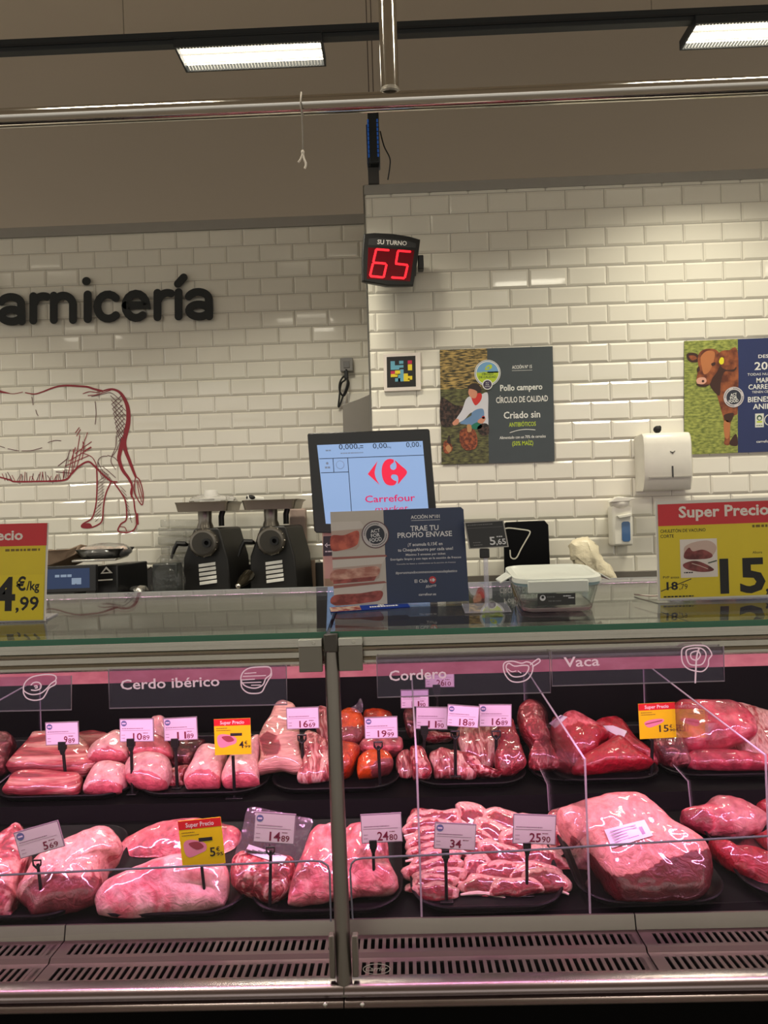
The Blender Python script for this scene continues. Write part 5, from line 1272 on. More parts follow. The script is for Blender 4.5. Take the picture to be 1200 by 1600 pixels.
UT = [(-30, 196, 'under the pork belly slabs'), (204, 412, 'under the cut pork loins'), (417, 624, 'behind the post under racks and orange pieces'), (645, 829, 'under the lamb racks'), (836, 1043, 'under the dark red beef'), (1048, 1262, 'at the right edge under the veal')]
for a_, b_, s_ in UT: tray(a_, b_, 1232, UPP, .26, 'black rounded back row tray ' + s_)

# ================================================================== MEAT
PORK = meat('pork_pink', (204, 98, 106), (220, 154, 150), .0, 16)
PORKF = meat('pork_fat_cap', (214, 100, 112), (228, 170, 168), .02, 12, width=.13, attr=1.4, dark=.95)
SHOULDER = meat('pork_shoulder', (172, 66, 76), (220, 160, 152), .0, 18, distort=2.6, width=.1)
BELLY = meat('pork_belly_stripes', (184, 72, 80), (216, 164, 150), .0, 16, (.3, .5, 3.2), distort=.8, width=.1)
BEEF = meat('dark_beef', (172, 12, 40), (218, 108, 118), -.06, 20, distort=1.8, width=.12, dark=.9, film=.5)
BEEFCAP = meat('beef_fat_cap', (132, 24, 36), (216, 142, 134), -.02, 15, distort=1.8, width=.11, attr=1.7)
VEAL = meat('pink_veal', (196, 66, 86), (220, 140, 140), -.06, 11, distort=1.0)
LAMB = meat('lamb_mottled', (176, 50, 62), (220, 164, 156), -.01, 30, distort=2.6, width=.09)
LAMBL = meat('pale_lamb', (178, 82, 84), (216, 172, 160), .03, 20, (2.4, 1, .7), distort=1.8, width=.1)
ORANGE = meat('orange_marinade', (176, 44, 8), (216, 92, 22), .0, 18, attr=0.0, dark=.8)
ORAN2 = meat('half_marinated', (186, 84, 84), (206, 76, 10), .0, 16, width=.1)
SAUS = meat('dark_ribs', (106, 30, 40), (190, 118, 116), -.05, 36, width=.1)
LABEL = M('meat_label_paper', (206, 198, 210), rough=.4)
LABINK = M('label_ink', (150, 120, 160), rough=.5)

def slab(name, label, cat, outline, mt, Yb=None, lean=1.1, tf=.04, tb=.05, box=.75, cut=None, amp=.004, freq=18, seed=0, lv=.5, group=None, tier=None, N=88, R=15, ref=None):
    ol = smooth_loop(outline, N)
    by_ = max(p_[1] for p_ in ol); bx_ = sum(p_[0] for p_ in ol) / N
    tier = tier or (LOW if by_ > 1262 else UPP)
    B = on_deck(bx_, by_, tier, .01)
    if B.y < tier[0] + .02: B = P(bx_, by_, tier[0] + .02)
    if Yb is not None: B = P(bx_, by_, Yb)
    n = V((0, -1, lean)).normalized()
    base_ = [onplane(x, y, B, n) for x, y in ol]
    ymax = 2.025 if tier is UPP else 1.99
    c = sum(base_, V()) / N
    verts = []; rows = []
    for i in range(R + 1):                       # front, from rim to crown
        th = PI / 2 * i / R; s_ = max(math.cos(th), 0) ** box; h = math.sin(th) ** box
        rows.append([c + (p_ - c) * s_ + n * (tf * h) for p_ in base_])
    back = []
    for i in range(1, 7):
        th = PI / 2 * i / 6; s_ = max(math.cos(th), 0) ** .7; h = math.sin(th) ** .8
        back.append([c + (p_ - c) * s_ - n * (tb * h) for p_ in base_])
    rings = back[::-1] + rows
    mb = MB(); mb.loft(rings, cap=False)
    # lean/fat mask follows the real cut face
    o_loc = V((B.x, c.y, min(p_.z for p_ in base_)))
    t = thing(name, label, cat, o_loc, group)
    me_v = mb.v
    msk = []
    for p_ in me_v:
        if cut is None: msk.append(lv)
        else:
            q = pix(p_); msk.append(1.0 if inside(q, cut) else 0.0)
    me = bpy.data.meshes.new('meat'); me.from_pydata(me_v, [], mb.f); bm = bmesh.new(); bm.from_mesh(me)
    la = bm.verts.layers.float.new('lean')
    for v_, k in zip(bm.verts, msk): v_[la] = k
    bmesh.ops.remove_doubles(bm, verts=bm.verts, dist=1e-5); bmesh.ops.recalc_face_normals(bm, faces=bm.faces); bm.normal_update()
    if cut is not None:
        for _ in range(1):
            nv = {v_: (v_[la] * 2 + sum(e.other_vert(v_)[la] for e in v_.link_edges)) / (2 + len(v_.link_edges)) for v_ in bm.verts}
            for v_, k in nv.items(): v_[la] = k
    for v_ in bm.verts:
        d = noise.fractal(v_.co * freq + V((seed * 3.7, seed, 0)), .9, 2.1, 3) * amp
        v_.co += v_.normal * d
        zf_ = (tier[1] + (v_.co.y - tier[0]) * tier[2]) + .0065
        if v_.co.z < zf_: v_.co.z = zf_ + (v_.co.z - zf_) * .02
        if v_.co.y > ymax + .03: v_.co.y = ymax + .03
    bm.to_mesh(me)
    bvh = BVHTree.FromBMesh(bm); bm.free()
    me.transform(Matrix.Translation(-o_loc)); me.materials.append(mt)
    me.polygons.foreach_set('use_smooth', [True] * len(me.polygons))
    ob = bpy.data.objects.new('flesh', me); COL.objects.link(ob); ob.parent = t; ob['_o'] = list(o_loc)
    t['_k'] = 1
    return t, bvh
def sticker(t, bvh, quad, name='label_sticker', ink=True, mt=None):
    n_ = 7; g_ = []
    last = None
    for j in range(n_ + 1):
        for i in range(n_ + 1):
            a_, b_ = i / n_, j / n_
            x = (quad[0][0] * (1 - a_) + quad[1][0] * a_) * (1 - b_) + (quad[3][0] * (1 - a_) + quad[2][0] * a_) * b_
            y = (quad[0][1] * (1 - a_) + quad[1][1] * a_) * (1 - b_) + (quad[3][1] * (1 - a_) + quad[2][1] * a_) * b_
            r = ray(x, y).normalized(); h = bvh.ray_cast(EYEP, r)
            p_ = h[0] - r * .003 if h[0] is not None else None
            g_.append((p_, r))
    ok_ = [p_ for p_, r in g_ if p_ is not None]
    if not ok_: return
    dm = sum((p_ - EYEP).length for p_ in ok_) / len(ok_)
    vs = [p_ if p_ is not None else EYEP + r * dm for p_, r in g_]
    fs = [(j * (n_ + 1) + i, j * (n_ + 1) + i + 1, (j + 1) * (n_ + 1) + i + 1, (j + 1) * (n_ + 1) + i) for j in range(n_) for i in range(n_)]
    mb = MB().use(mt or LABEL).add(vs, fs)
    o = mb.build(name, t, smooth=60); o['label'] = 'white paper label'
    if ink:
        nn = (V(vs[1]) - V(vs[0])).cross(V(vs[n_ + 1]) - V(vs[0])).normalized()
        if nn.y > 0: nn = -nn
        def bi(a_, b_): return (vs[0].lerp(vs[n_], a_)).lerp(vs[-n_ - 1].lerp(vs[-1], a_), b_) + nn * .002
        im = MB().use(LABINK); rnd_ = random.Random(2)
        for k in range(5):
            b_ = .16 + k * .15; e_ = rnd_.uniform(.45, .75)
            im.add([bi(.1, b_), bi(e_, b_), bi(e_, b_ + .045), bi(.1, b_ + .045)], [(0, 1, 2, 3)])
        im.add([bi(.78, .35), bi(.86, .35), bi(.86, .8), bi(.78, .8)], [(0, 1, 2, 3)])
        im.build('label_print', t, smooth=0)
def film(t, pts, Y, lean=.4, name='clear_film', k=.006):
    """loose film flap of a pack"""
    ol = smooth_loop(pts, 60); B = P(ol[0][0], max(p_[1] for p_ in ol), Y); n = V((0, -1, lean)).normalized()
    w_ = [onplane(x, y, B, n) for x, y in ol]; c = sum(w_, V()) / len(w_)
    mb = MB(); mb.loft([[c + (p_ - c) * s_ + n * (k * (1 - s_)) + n * (.004 * noise.noise(p_ * 40 * s_)) for p_ in w_] for s_ in (1, .8, .6, .4, .2, .02)], cap=False)
    mb.build(name, t, PFILM, smooth=60)
PFILM = clear('pack_film', (.94, .90, .93), refl=1.6, haze=.07, haze_col=(.9, .75, .85), rough=.1, bump=.7, bs=45)
def Tx(ox, oy, k): return lambda *p_: [(ox + x / k, oy + y / k) for x, y in p_]

# ---------------- front row
t1 = Tx(0, 1230, 2.857)
slab('pork_shoulder', 'pork shoulder piece cut off by the left frame edge in the front row', 'pork', t1((-120, 400), (-60, 300), (0, 235), (60, 200), (98, 178), (120, 220), (135, 300), (120, 400), (90, 450), (75, 530), (40, 600), (0, 622), (-80, 600)), SHOULDER, lean=1.3, tf=.045, seed=1, amp=.007)
slab('pork_shoulder', 'film-wrapped pork shoulder behind the tilted 5,69 ticket', 'pork', t1((80, 490), (110, 440), (160, 350), (240, 290), (330, 240), (430, 202), (500, 205), (545, 250), (530, 300), (490, 330), (460, 400), (430, 500), (390, 530), (300, 560), (200, 580), (165, 590), (120, 550)), SHOULDER, lean=1.3, tf=.05, seed=2, amp=.007, cut=t1((80, 490), (150, 410), (250, 390), (350, 395), (420, 400), (460, 420), (430, 560), (165, 610), (100, 560)))
slab('pork_loin', 'pink pork loin lying at the back, behind the yellow 5,95 ticket', 'pork', t1((530, 300), (560, 250), (640, 200), (740, 165), (850, 150), (960, 160), (1060, 190), (1080, 220), (1060, 290), (1020, 350), (900, 370), (700, 380), (560, 365), (530, 340)), PORK, Yb=1.60, lean=1.0, tf=.045, tb=.06, seed=3)
slab('pork_loin', 'large smooth pork loin lying in front on the second front tray', 'pork', t1((425, 500), (470, 440), (560, 390), (680, 340), (800, 312), (900, 318), (1000, 340), (1025, 420), (1010, 510), (980, 545), (850, 580), (700, 600), (560, 600), (450, 585), (430, 545)), PORKF, lean=1.0, tf=.045, seed=4, lv=.3, amp=.003)
t2 = Tx(340, 1230, 2.857)
tt, bv = slab('pork_pack', 'vacuum pack of pork with a clear top flap under the 14,89 ticket', 'pork', t2((55, 400), (75, 320), (130, 290), (250, 300), (340, 325), (335, 420), (295, 500), (225, 517), (150, 490), (80, 450)), LAMB, lean=1.2, tf=.035, seed=5, amp=.006)
film(tt, t2((55, 400), (80, 290), (110, 190), (140, 92), (250, 105), (350, 128), (425, 150), (395, 240), (360, 380), (320, 420), (150, 400)), 1.50, .5)
sticker(tt, bv, t2((140, 255), (310, 310), (290, 345), (120, 290)), ink=False)
slab('pork_slice', 'pale pork slice pack just left of the steel post', 'pork', t2((305, 525), (330, 430), (380, 300), (420, 195), (480, 172), (530, 172), (560, 300), (560, 500), (510, 505), (400, 530), (340, 535)), PORK, lean=1.2, tf=.03, seed=6, amp=.006, lv=.45)
slab('pork_slice', 'pale pork slice pack right of the steel post under the 24,80 ticket', 'pork', t2((545, 240), (580, 170), (640, 165), (700, 180), (760, 230), (765, 330), (800, 400), (805, 450), (760, 490), (640, 490), (550, 495)), PORK, lean=1.2, tf=.03, seed=7, amp=.006, lv=.45)

def chop(px_, py_, rx, ry, rot, Yb, label, group, seed, lean=.7, bone=True, thick=.012):
    rnd_ = random.Random(seed); pts = []
    for k in range(12):
        a_ = 2 * PI * k / 12; r_ = 1 + rnd_.uniform(-.14, .14)
        x, y = rx * r_ * math.cos(a_), ry * r_ * math.sin(a_)
        pts.append((px_ + x * math.cos(rot) - y * math.sin(rot), py_ + x * math.sin(rot) + y * math.cos(rot)))
    cutp = [(px_ + (x - px_) * .78, py_ + (y - py_) * .74) for x, y in pts]
    t, b = slab('lamb_chop', label, 'lamb chop', pts, LAMB, Yb=Yb, lean=lean, tf=thick, tb=.03, seed=seed, amp=.003, freq=30, cut=cutp, N=40, R=8, group=group, tier=LOW)
    if bone:
        q = [onplane(px_ + (-rx * .9 + 2 * rx * .9 * k / 6) * math.cos(rot) - (ry * (.75 - .3 * math.sin(k / 6 * PI))) * math.sin(rot), py_ + (-rx * .9 + 2 * rx * .9 * k / 6) * math.sin(rot) + (ry * (.75 - .3 * math.sin(k / 6 * PI))) * math.cos(rot), P(px_, py_ + ry, Yb), V((0, -1, lean)).normalized()) + V((0, -1, lean)).normalized() * thick * .75 for k in range(7)]
        MB().tube(q, [.002, .0035, .004, .0042, .004, .003, .002], 8).build('rib_bone', t, BONE)
    return t
BONE = M('bone_cream', (240, 206, 198), rough=.4)
rnd = random.Random(12)
gl_ = 'lamb chops stacked in the left half of the lamb tray'
for k in range(10):
    y = 1280 + k * 12.6
    chop(680 + rnd.uniform(-5, 5) - (4 if k < 2 else 0), y + 4, 45 + rnd.uniform(-4, 3), 19 + rnd.uniform(-1, 2), -.06 + rnd.uniform(-.16, .16), 1.60 - k * .0198, 'film-wrapped lamb chop in the left stack of the front lamb tray', gl_, 40 + k, bone=k % 3 == 1, thick=.02)
slab('lamb_chop', 'top lamb chop lying at the back of the left lamb stack', 'lamb chop', Tx(620, 1230, 3.75)((80, 195), (90, 140), (170, 132), (250, 155), (270, 185), (200, 230), (110, 230)), LAMB, Yb=1.64, lean=.9, tf=.02, seed=60, tier=LOW)
gr_ = 'lamb rib chops piled in the right half of the lamb tray'
for k, (x, y, rx, ry, rot, Y_) in enumerate(((752, 1292, 48, 22, .75, 1.62), (800, 1290, 50, 22, .5, 1.62), (842, 1304, 44, 23, .6, 1.60), (782, 1312, 48, 21, .75, 1.58), (738, 1312, 36, 22, .6, 1.585), (826, 1324, 48, 20, .5, 1.56), (750, 1336, 42, 20, .7, 1.53), (792, 1342, 48, 20, .55, 1.515), (848, 1348, 44, 22, .45, 1.51), (748, 1362, 32, 22, .9, 1.475), (786, 1366, 42, 20, .2, 1.465), (830, 1368, 42, 20, -.15, 1.46), (756, 1384, 36, 18, .1, 1.435), (804, 1384, 44, 16, -.1, 1.43), (850, 1374, 36, 18, .15, 1.44))):
    chop(x + 2, y + 5, rx * 1.16, ry * 1.2, rot, Y_, 'lamb rib chop in the right pile of the front lamb tray', gr_, 70 + k, lean=.8, bone=k % 2 == 0, thick=.022)
t6 = Tx(620, 1230, 3.75)
slab('lamb_rib_piece', 'pale mottled lamb piece seen through the divider beside the 25,90 ticket', 'lamb', t6((880, 190), (930, 140), (1000, 130), (1080, 170), (1100, 300), (1060, 420), (990, 460), (930, 380)), LAMBL, Yb=1.60, lean=1.0, tf=.03, seed=8, amp=.006)
t7 = Tx(820, 1230, 3.158)
tt, bv = slab('beef_block', 'large block of beef with pale fat cap and white label', 'beef', t7((150, 150), (245, 105), (330, 85), (480, 65), (560, 70), (610, 110), (650, 150), (720, 210), (830, 270), (885, 310), (912, 400), (905, 480), (850, 565), (700, 580), (560, 585), (480, 580), (420, 520), (370, 440), (300, 340), (210, 260)), BEEFCAP, lean=1.25, tf=.06, tb=.06, box=.55, seed=9, amp=.005,
     cut=t7((230, 240), (270, 260), (340, 350), (430, 440), (480, 445), (600, 405), (700, 350), (850, 318), (940, 300), (960, 620), (400, 640), (200, 400)), N=120, R=26)
sticker(tt, bv, t7((392, 210), (590, 160), (632, 238), (430, 300)))
t8 = Tx(1040, 1220, 7.27)
slab('beef_cut', 'upper beef cut with pale sinew beside the right divider, front row', 'beef', t8((175, 400), (200, 360), (350, 325), (470, 290), (520, 240), (640, 210), (800, 220), (960, 270), (1100, 380), (1160, 480), (1100, 590), (1000, 640), (850, 680), (700, 690), (500, 670), (350, 600), (220, 500)), VEAL, Yb=1.62, lean=1.0, tf=.04, seed=10, amp=.006, cut=t8((150, 400), (200, 350), (400, 320), (500, 380), (560, 540), (400, 640), (200, 520)))
slab('beef_cut', 'lower beef cut reaching the right frame edge, front row', 'beef', t8((500, 680), (600, 690), (700, 740), (900, 760), (1100, 820), (1300, 900), (1380, 1200), (1164, 1290), (1000, 1210), (850, 1130), (700, 1020), (560, 860), (510, 760)), BEEF, Yb=1.46, lean=1.1, tf=.035, seed=11, amp=.005, lv=.6)
slab('beef_cut', 'dark marbled beef piece at the right frame edge, behind the others in the front row', 'beef', t8((1040, 290), (1100, 230), (1200, 220), (1400, 300), (1400, 500), (1170, 490), (1090, 390)), BEEF, Yb=1.66, lean=.9, tf=.03, seed=12, lv=.3)
slab('beef_cut', 'bright red beef piece squeezed at the right frame edge', 'beef', t8((1040, 620), (1100, 585), (1200, 575), (1400, 640), (1400, 820), (1164, 830), (1080, 750)), BEEF, Yb=1.57, lean=.9, tf=.03, seed=13, lv=1)

# ---------------- back row
u0 = Tx(0, 1010, 5)
slab('beef_piece', 'dark reddish piece at the left frame edge, back row', 'meat', u0((-160, 700), (0, 675), (80, 690), (120, 740), (70, 850), (40, 930), (0, 975), (-160, 985)), SAUS, Yb=1.86, lean=1.0, tf=.03, seed=20, amp=.006)
slab('pork_ribs', 'streaky rib strip peeking out behind the pork belly, back row', 'pork', u0((560, 740), (620, 680), (760, 670), (850, 690), (830, 780), (720, 850), (620, 800)), BELLY, Yb=1.97, lean=1.2, tf=.02, seed=21)
slab('pork_belly', 'film-packed pork belly slab lowest on the left back tray', 'pork', u0((20, 1140), (60, 1075), (120, 1000), (300, 985), (600, 995), (640, 1050), (625, 1130), (560, 1168), (300, 1172), (80, 1168)), BELLY, lean=.8, tf=.03, seed=22, box=.6)
slab('pork_belly', 'thick streaky pork belly slab lying on another, behind the 9,89 ticket', 'pork', u0((65, 925), (150, 850), (240, 740), (280, 690), (400, 680), (600, 690), (700, 800), (760, 925), (700, 980), (640, 1003), (400, 1000), (200, 992), (80, 975)), BELLY, Yb=1.87, lean=1.2, tf=.03, tb=.04, seed=23, box=.55, amp=.005)
slab('pork_loin_piece', 'short pork loin piece on top, cut face under the 9,89 and 10,89 tickets', 'pork', u0((690, 885), (715, 800), (800, 730), (920, 665), (990, 700), (1012, 820), (985, 890), (900, 912), (760, 907)), PORKF, Yb=1.88, lean=.9, tf=.035, seed=24, amp=.002, cut=u0((690, 885), (740, 810), (850, 788), (950, 815), (990, 870), (940, 925), (750, 925)))
slab('pork_loin_piece', 'short pork loin piece below, left of the 10,89 ticket stem', 'pork', u0((655, 1130), (690, 1040), (770, 930), (900, 913), (1000, 950), (992, 1040), (962, 1110), (930, 1152), (800, 1160), (680, 1155)), PORKF, lean=1.1, tf=.035, seed=25, amp=.002, cut=u0((640, 1150), (700, 1075), (800, 1045), (900, 1060), (965, 1090), (945, 1190), (680, 1190)))
slab('pork_loin_piece', 'pale fat end showing between the 10,89 and 11,89 tickets', 'pork', [(238, 1124), (246, 1118), (256, 1120), (262, 1140), (258, 1156), (240, 1156)], PORKF, Yb=1.98, lean=.6, tf=.02, seed=26, lv=0, tier=UPP)
slab('pork_loin_piece', 'round pork loin end right under the 10,89 ticket', 'pork', [(203, 1178), (208, 1160), (222, 1148), (246, 1148), (263, 1160), (269, 1176), (262, 1184), (215, 1184)], PORKF, Yb=1.88, lean=.7, tf=.03, seed=27, amp=.002, lv=.85, tier=UPP)
slab('pork_loin_piece', 'large cut pork loin with pale fat top between the 10,89 and 11,89 stems', 'pork', [(195, 1204), (204, 1187), (222, 1180), (245, 1179), (264, 1186), (269, 1205), (263, 1222), (256, 1234), (240, 1237), (212, 1231), (198, 1222)], PORKF, lean=1.0, tf=.04, seed=28, amp=.002, cut=[(190, 1214), (205, 1206), (225, 1204), (245, 1210), (262, 1224), (262, 1245), (205, 1240)])
u1 = Tx(220, 1090, 5)
slab('dark_ribs', 'dark film-wrapped rib piece behind the 11,89 stem', 'pork', u1((225, 330), (330, 320), (480, 325), (505, 360), (440, 440), (390, 520), (300, 528), (240, 515)), SAUS, Yb=1.92, lean=.9, tf=.025, seed=29, amp=.005, tier=UPP)
slab('pork_trim', 'small pork piece in film low behind the 11,89 stem', 'pork', u1((185, 640), (220, 580), (300, 538), (380, 540), (372, 600), (348, 650), (342, 705), (200, 708)), LAMB, Yb=1.85, lean=.8, tf=.025, seed=30, tier=UPP)
slab('pork_loin_piece', 'cut pork loin with a broad round face, left of the yellow 4,99 ticket stem', 'pork', u1((338, 650), (400, 540), (460, 420), (520, 385), (640, 400), (672, 440), (645, 520), (632, 620), (615, 702), (560, 717), (440, 722), (360, 717)), PORKF, lean=1.2, tf=.04, seed=31, amp=.002, cut=u1((330, 660), (370, 600), (450, 565), (550, 570), (620, 620), (640, 720), (400, 760)))
slab('pork_loin_piece', 'cut pork loin with white fat rim, behind the yellow 4,99 ticket stem', 'pork', u1((634, 620), (700, 480), (760, 420), (900, 318), (940, 335), (928, 500), (928, 620), (918, 692), (760, 707), (660, 707)), PORKF, lean=1.2, tf=.04, seed=32, amp=.002, cut=u1((630, 660), (690, 605), (780, 580), (880, 600), (935, 650), (930, 740), (660, 740)))
u2 = Tx(400, 1070, 5)
slab('pork_rack', 'tall pork rack leaning in clear film left of the 16,69 ticket stem', 'pork', u2((12, 680), (28, 560), (20, 420), (60, 320), (120, 230), (165, 150), (230, 138), (310, 175), (335, 330), (335, 480), (365, 640), (320, 690), (200, 672), (60, 682)), BELLY, lean=.9, tf=.03, seed=33, amp=.005, Yb=1.84, cut=u2((20, 430), (80, 360), (160, 400), (200, 470), (160, 560), (60, 560)))
slab('pork_chop_piece', 'pale pork chop piece right of the 16,69 ticket stem', 'pork', u2((325, 765), (340, 660), (380, 400), (450, 378), (520, 420), (570, 470), (575, 720), (430, 768)), LAMBL, lean=1.0, tf=.03, seed=34, Yb=1.83)
slab('pork_rack', 'pale rack end behind the 16,69 ticket beside the post', 'pork', u2((480, 190), (570, 190), (600, 300), (590, 470), (480, 450)), LAMBL, Yb=1.95, lean=.8, tf=.02, seed=35, tier=UPP)
tt, bv = slab('marinated_piece', 'orange marinated piece in a bag with twisted tip, right of the post', 'marinated meat', u2((640, 260), (720, 190), (790, 205), (835, 270), (845, 400), (800, 462), (680, 475), (640, 400)), ORAN2, Yb=1.92, lean=.9, tf=.03, seed=36, tier=UPP, cut=u2((600, 335), (860, 320), (860, 500), (600, 500)))
film(tt, u2((740, 185), (785, 150), (815, 105), (830, 130), (832, 210), (780, 215)), 1.95, .4)
slab('marinated_piece', 'red marinated piece low against the right side of the post', 'marinated meat', u2((640, 480), (720, 458), (800, 478), (803, 540), (745, 660), (690, 715), (645, 690)), ORANGE, lean=1.0, tf=.03, seed=37, Yb=1.84, tier=UPP)
slab('marinated_piece', 'orange marinated piece behind the 19,99 ticket', 'marinated meat', u2((840, 220), (900, 192), (1000, 205), (1060, 240), (1060, 420), (850, 420)), ORANGE, Yb=1.97, lean=.8, tf=.025, seed=38, tier=UPP)
slab('pork_tenderloin', 'pale pink pork piece directly under the 19,99 ticket', 'pork', u2((795, 480), (850, 420), (950, 405), (1100, 410), (1142, 440), (1120, 522), (960, 535), (830, 532)), PORK, Yb=1.90, lean=.8, tf=.025, seed=39, tier=UPP, lv=.6)
slab('marinated_piece', 'bright orange marinated piece in front, behind the 19,99 stem', 'marinated meat', u2((785, 645), (800, 570), (900, 522), (1020, 525), (1078, 590), (1050, 652), (960, 692), (830, 727), (795, 717)), ORAN2, lean=1.0, tf=.03, seed=40, Yb=1.84, tier=UPP, cut=u2((900, 640), (960, 580), (1090, 570), (1090, 680), (900, 730)))
u3 = Tx(600, 1000, 4.615)
slab('lamb_piece', 'pinkish lamb piece seen through the divider right of the post', 'lamb', u3((88, 900), (100, 830), (180, 800), (200, 990), (110, 992)), LAMBL, Yb=1.86, lean=.8, tf=.02, seed=41, tier=UPP)
slab('lamb_piece', 'dark lamb piece behind the divider under the 11 euro ticket', 'lamb', u3((140, 520), (200, 500), (235, 620), (215, 690), (165, 650)), SAUS, Yb=1.98, lean=.7, tf=.02, seed=42, tier=UPP)
slab('lamb_piece', 'narrow lamb cut standing behind the 11,90 ticket stem', 'lamb', u3((185, 790), (212, 765), (280, 770), (322, 850), (347, 950), (312, 992), (220, 992), (195, 900)), LAMB, lean=.9, tf=.025, seed=43, Yb=1.83, tier=UPP)
slab('lamb_piece', 'dark strip of lamb at the back between two ticket stems', 'lamb', u3((300, 690), (340, 660), (480, 668), (492, 712), (400, 725), (315, 725)), LAMB, Yb=1.98, lean=.6, tf=.02, seed=44, tier=UPP)
slab('lamb_piece', 'pale knuckled lamb cut behind the 18,89 ticket stem', 'lamb', u3((330, 840), (380, 798), (450, 788), (600, 822), (662, 960), (620, 1002), (480, 1007), (370, 987)), LAMBL, lean=.9, tf=.03, seed=45, Yb=1.83, amp=.007, tier=UPP)
slab('lamb_rack', 'pale ribbed lamb rack leaning at the back under the 16,89 ticket', 'lamb', u3((530, 640), (700, 620), (865, 620), (855, 830), (785, 920), (720, 932), (640, 870), (555, 800)), LAMBL, Yb=1.90, lean=1.0, tf=.025, seed=46, tier=UPP)
slab('lamb_piece', 'fatty lamb cut lying in front of the ribbed rack', 'lamb', u3((560, 830), (640, 850), (730, 932), (850, 955), (800, 988), (700, 975), (605, 930)), LAMB, Yb=1.83, lean=.8, tf=.025, seed=47, amp=.006, tier=UPP)
slab('lamb_shank', 'bloody red lamb piece right of the 16,89 ticket stem', 'lamb', u3((825, 660), (880, 590), (920, 578), (962, 680), (1022, 850), (1026, 905), (960, 952), (860, 972), (800, 900), (815, 760)), LAMB, Yb=1.84, lean=.9, tf=.03, seed=48, amp=.007, lv=.8, tier=UPP)
slab('lamb_haunch', 'lamb leg standing upright behind the clear divider', 'lamb', u3((960, 560), (980, 480), (1040, 438), (1092, 470), (1112, 560), (1180, 640), (1210, 780), (1250, 915), (1150, 938), (1060, 922), (1035, 860), (1062, 760), (1010, 680)), LAMB, Yb=1.86, lean=.8, tf=.03, seed=49, amp=.005, lv=.6, tier=UPP)
u4 = Tx(820, 1010, 5)
tt, bv = slab('beef_piece', 'round dark red beef piece with a label at its upper left, back row', 'beef', u4((200, 640), (280, 560), (350, 520), (440, 540), (540, 600), (640, 680), (652, 712), (590, 785), (562, 855), (380, 885), (300, 770), (240, 700)), BEEF, Yb=1.90, lean=1.0, tf=.04, seed=50, lv=.8, tier=UPP, cut=u4((260, 690), (330, 620), (420, 590), (560, 640), (700, 700), (600, 900), (350, 920)))
sticker(tt, bv, u4((190, 600), (280, 535), (335, 550), (235, 640)), ink=False)
tt, bv = slab('beef_piece', 'reddish beef piece with a white label, right of the round one', 'beef', u4((540, 610), (640, 562), (720, 570), (800, 650), (900, 770), (975, 835), (1032, 910), (1000, 935), (800, 860), (640, 740)), BEEF, Yb=1.90, lean=1.0, tf=.035, seed=51, lv=.45, tier=UPP)
sticker(tt, bv, u4((575, 620), (690, 618), (798, 660), (770, 722)), ink=False)
slab('beef_piece', 'large pointed dark beef piece in front on the back row tray', 'beef', u4((385, 1002), (400, 905), (480, 850), (580, 790), (700, 718), (780, 740), (900, 840), (992, 900), (985, 938), (850, 965), (600, 990)), BEEF, lean=1.0, tf=.04, seed=52, lv=.8, Yb=1.84, tier=UPP)
u5 = Tx(960, 1000, 5)
slab('veal_piece', 'white fat-edged veal piece at the back right of the back row', 'veal', u5((650, 500), (760, 484), (900, 482), (1100, 530), (1280, 640), (1280, 1000), (1150, 980), (1000, 900), (900, 700)), LAMBL, Yb=1.94, lean=1.0, tf=.03, seed=53, tier=UPP, lv=.35)
slab('veal_piece', 'big smooth pink veal piece beside the yellow 15 euro ticket', 'veal', u5((465, 520), (620, 488), (900, 500), (1050, 580), (1115, 700), (1090, 760), (1000, 800), (850, 850), (650, 872), (540, 850), (480, 760)), VEAL, Yb=1.88, lean=1.0, tf=.045, seed=54, amp=.003, tier=UPP, lv=.5)
slab('veal_piece', 'dark shaded veal end under the yellow 15 euro ticket', 'veal', u5((300, 770), (400, 730), (500, 740), (570, 860), (585, 980), (400, 965), (330, 890)), SAUS, Yb=1.86, lean=.9, tf=.03, seed=55, tier=UPP)
slab('veal_piece', 'pinkish veal piece lowest on the right back tray', 'veal', u5((560, 890), (800, 868), (1000, 880), (1280, 920), (1290, 1015), (900, 1022), (600, 995)), VEAL, Yb=1.85, lean=.9, tf=.03, seed=56, tier=UPP)

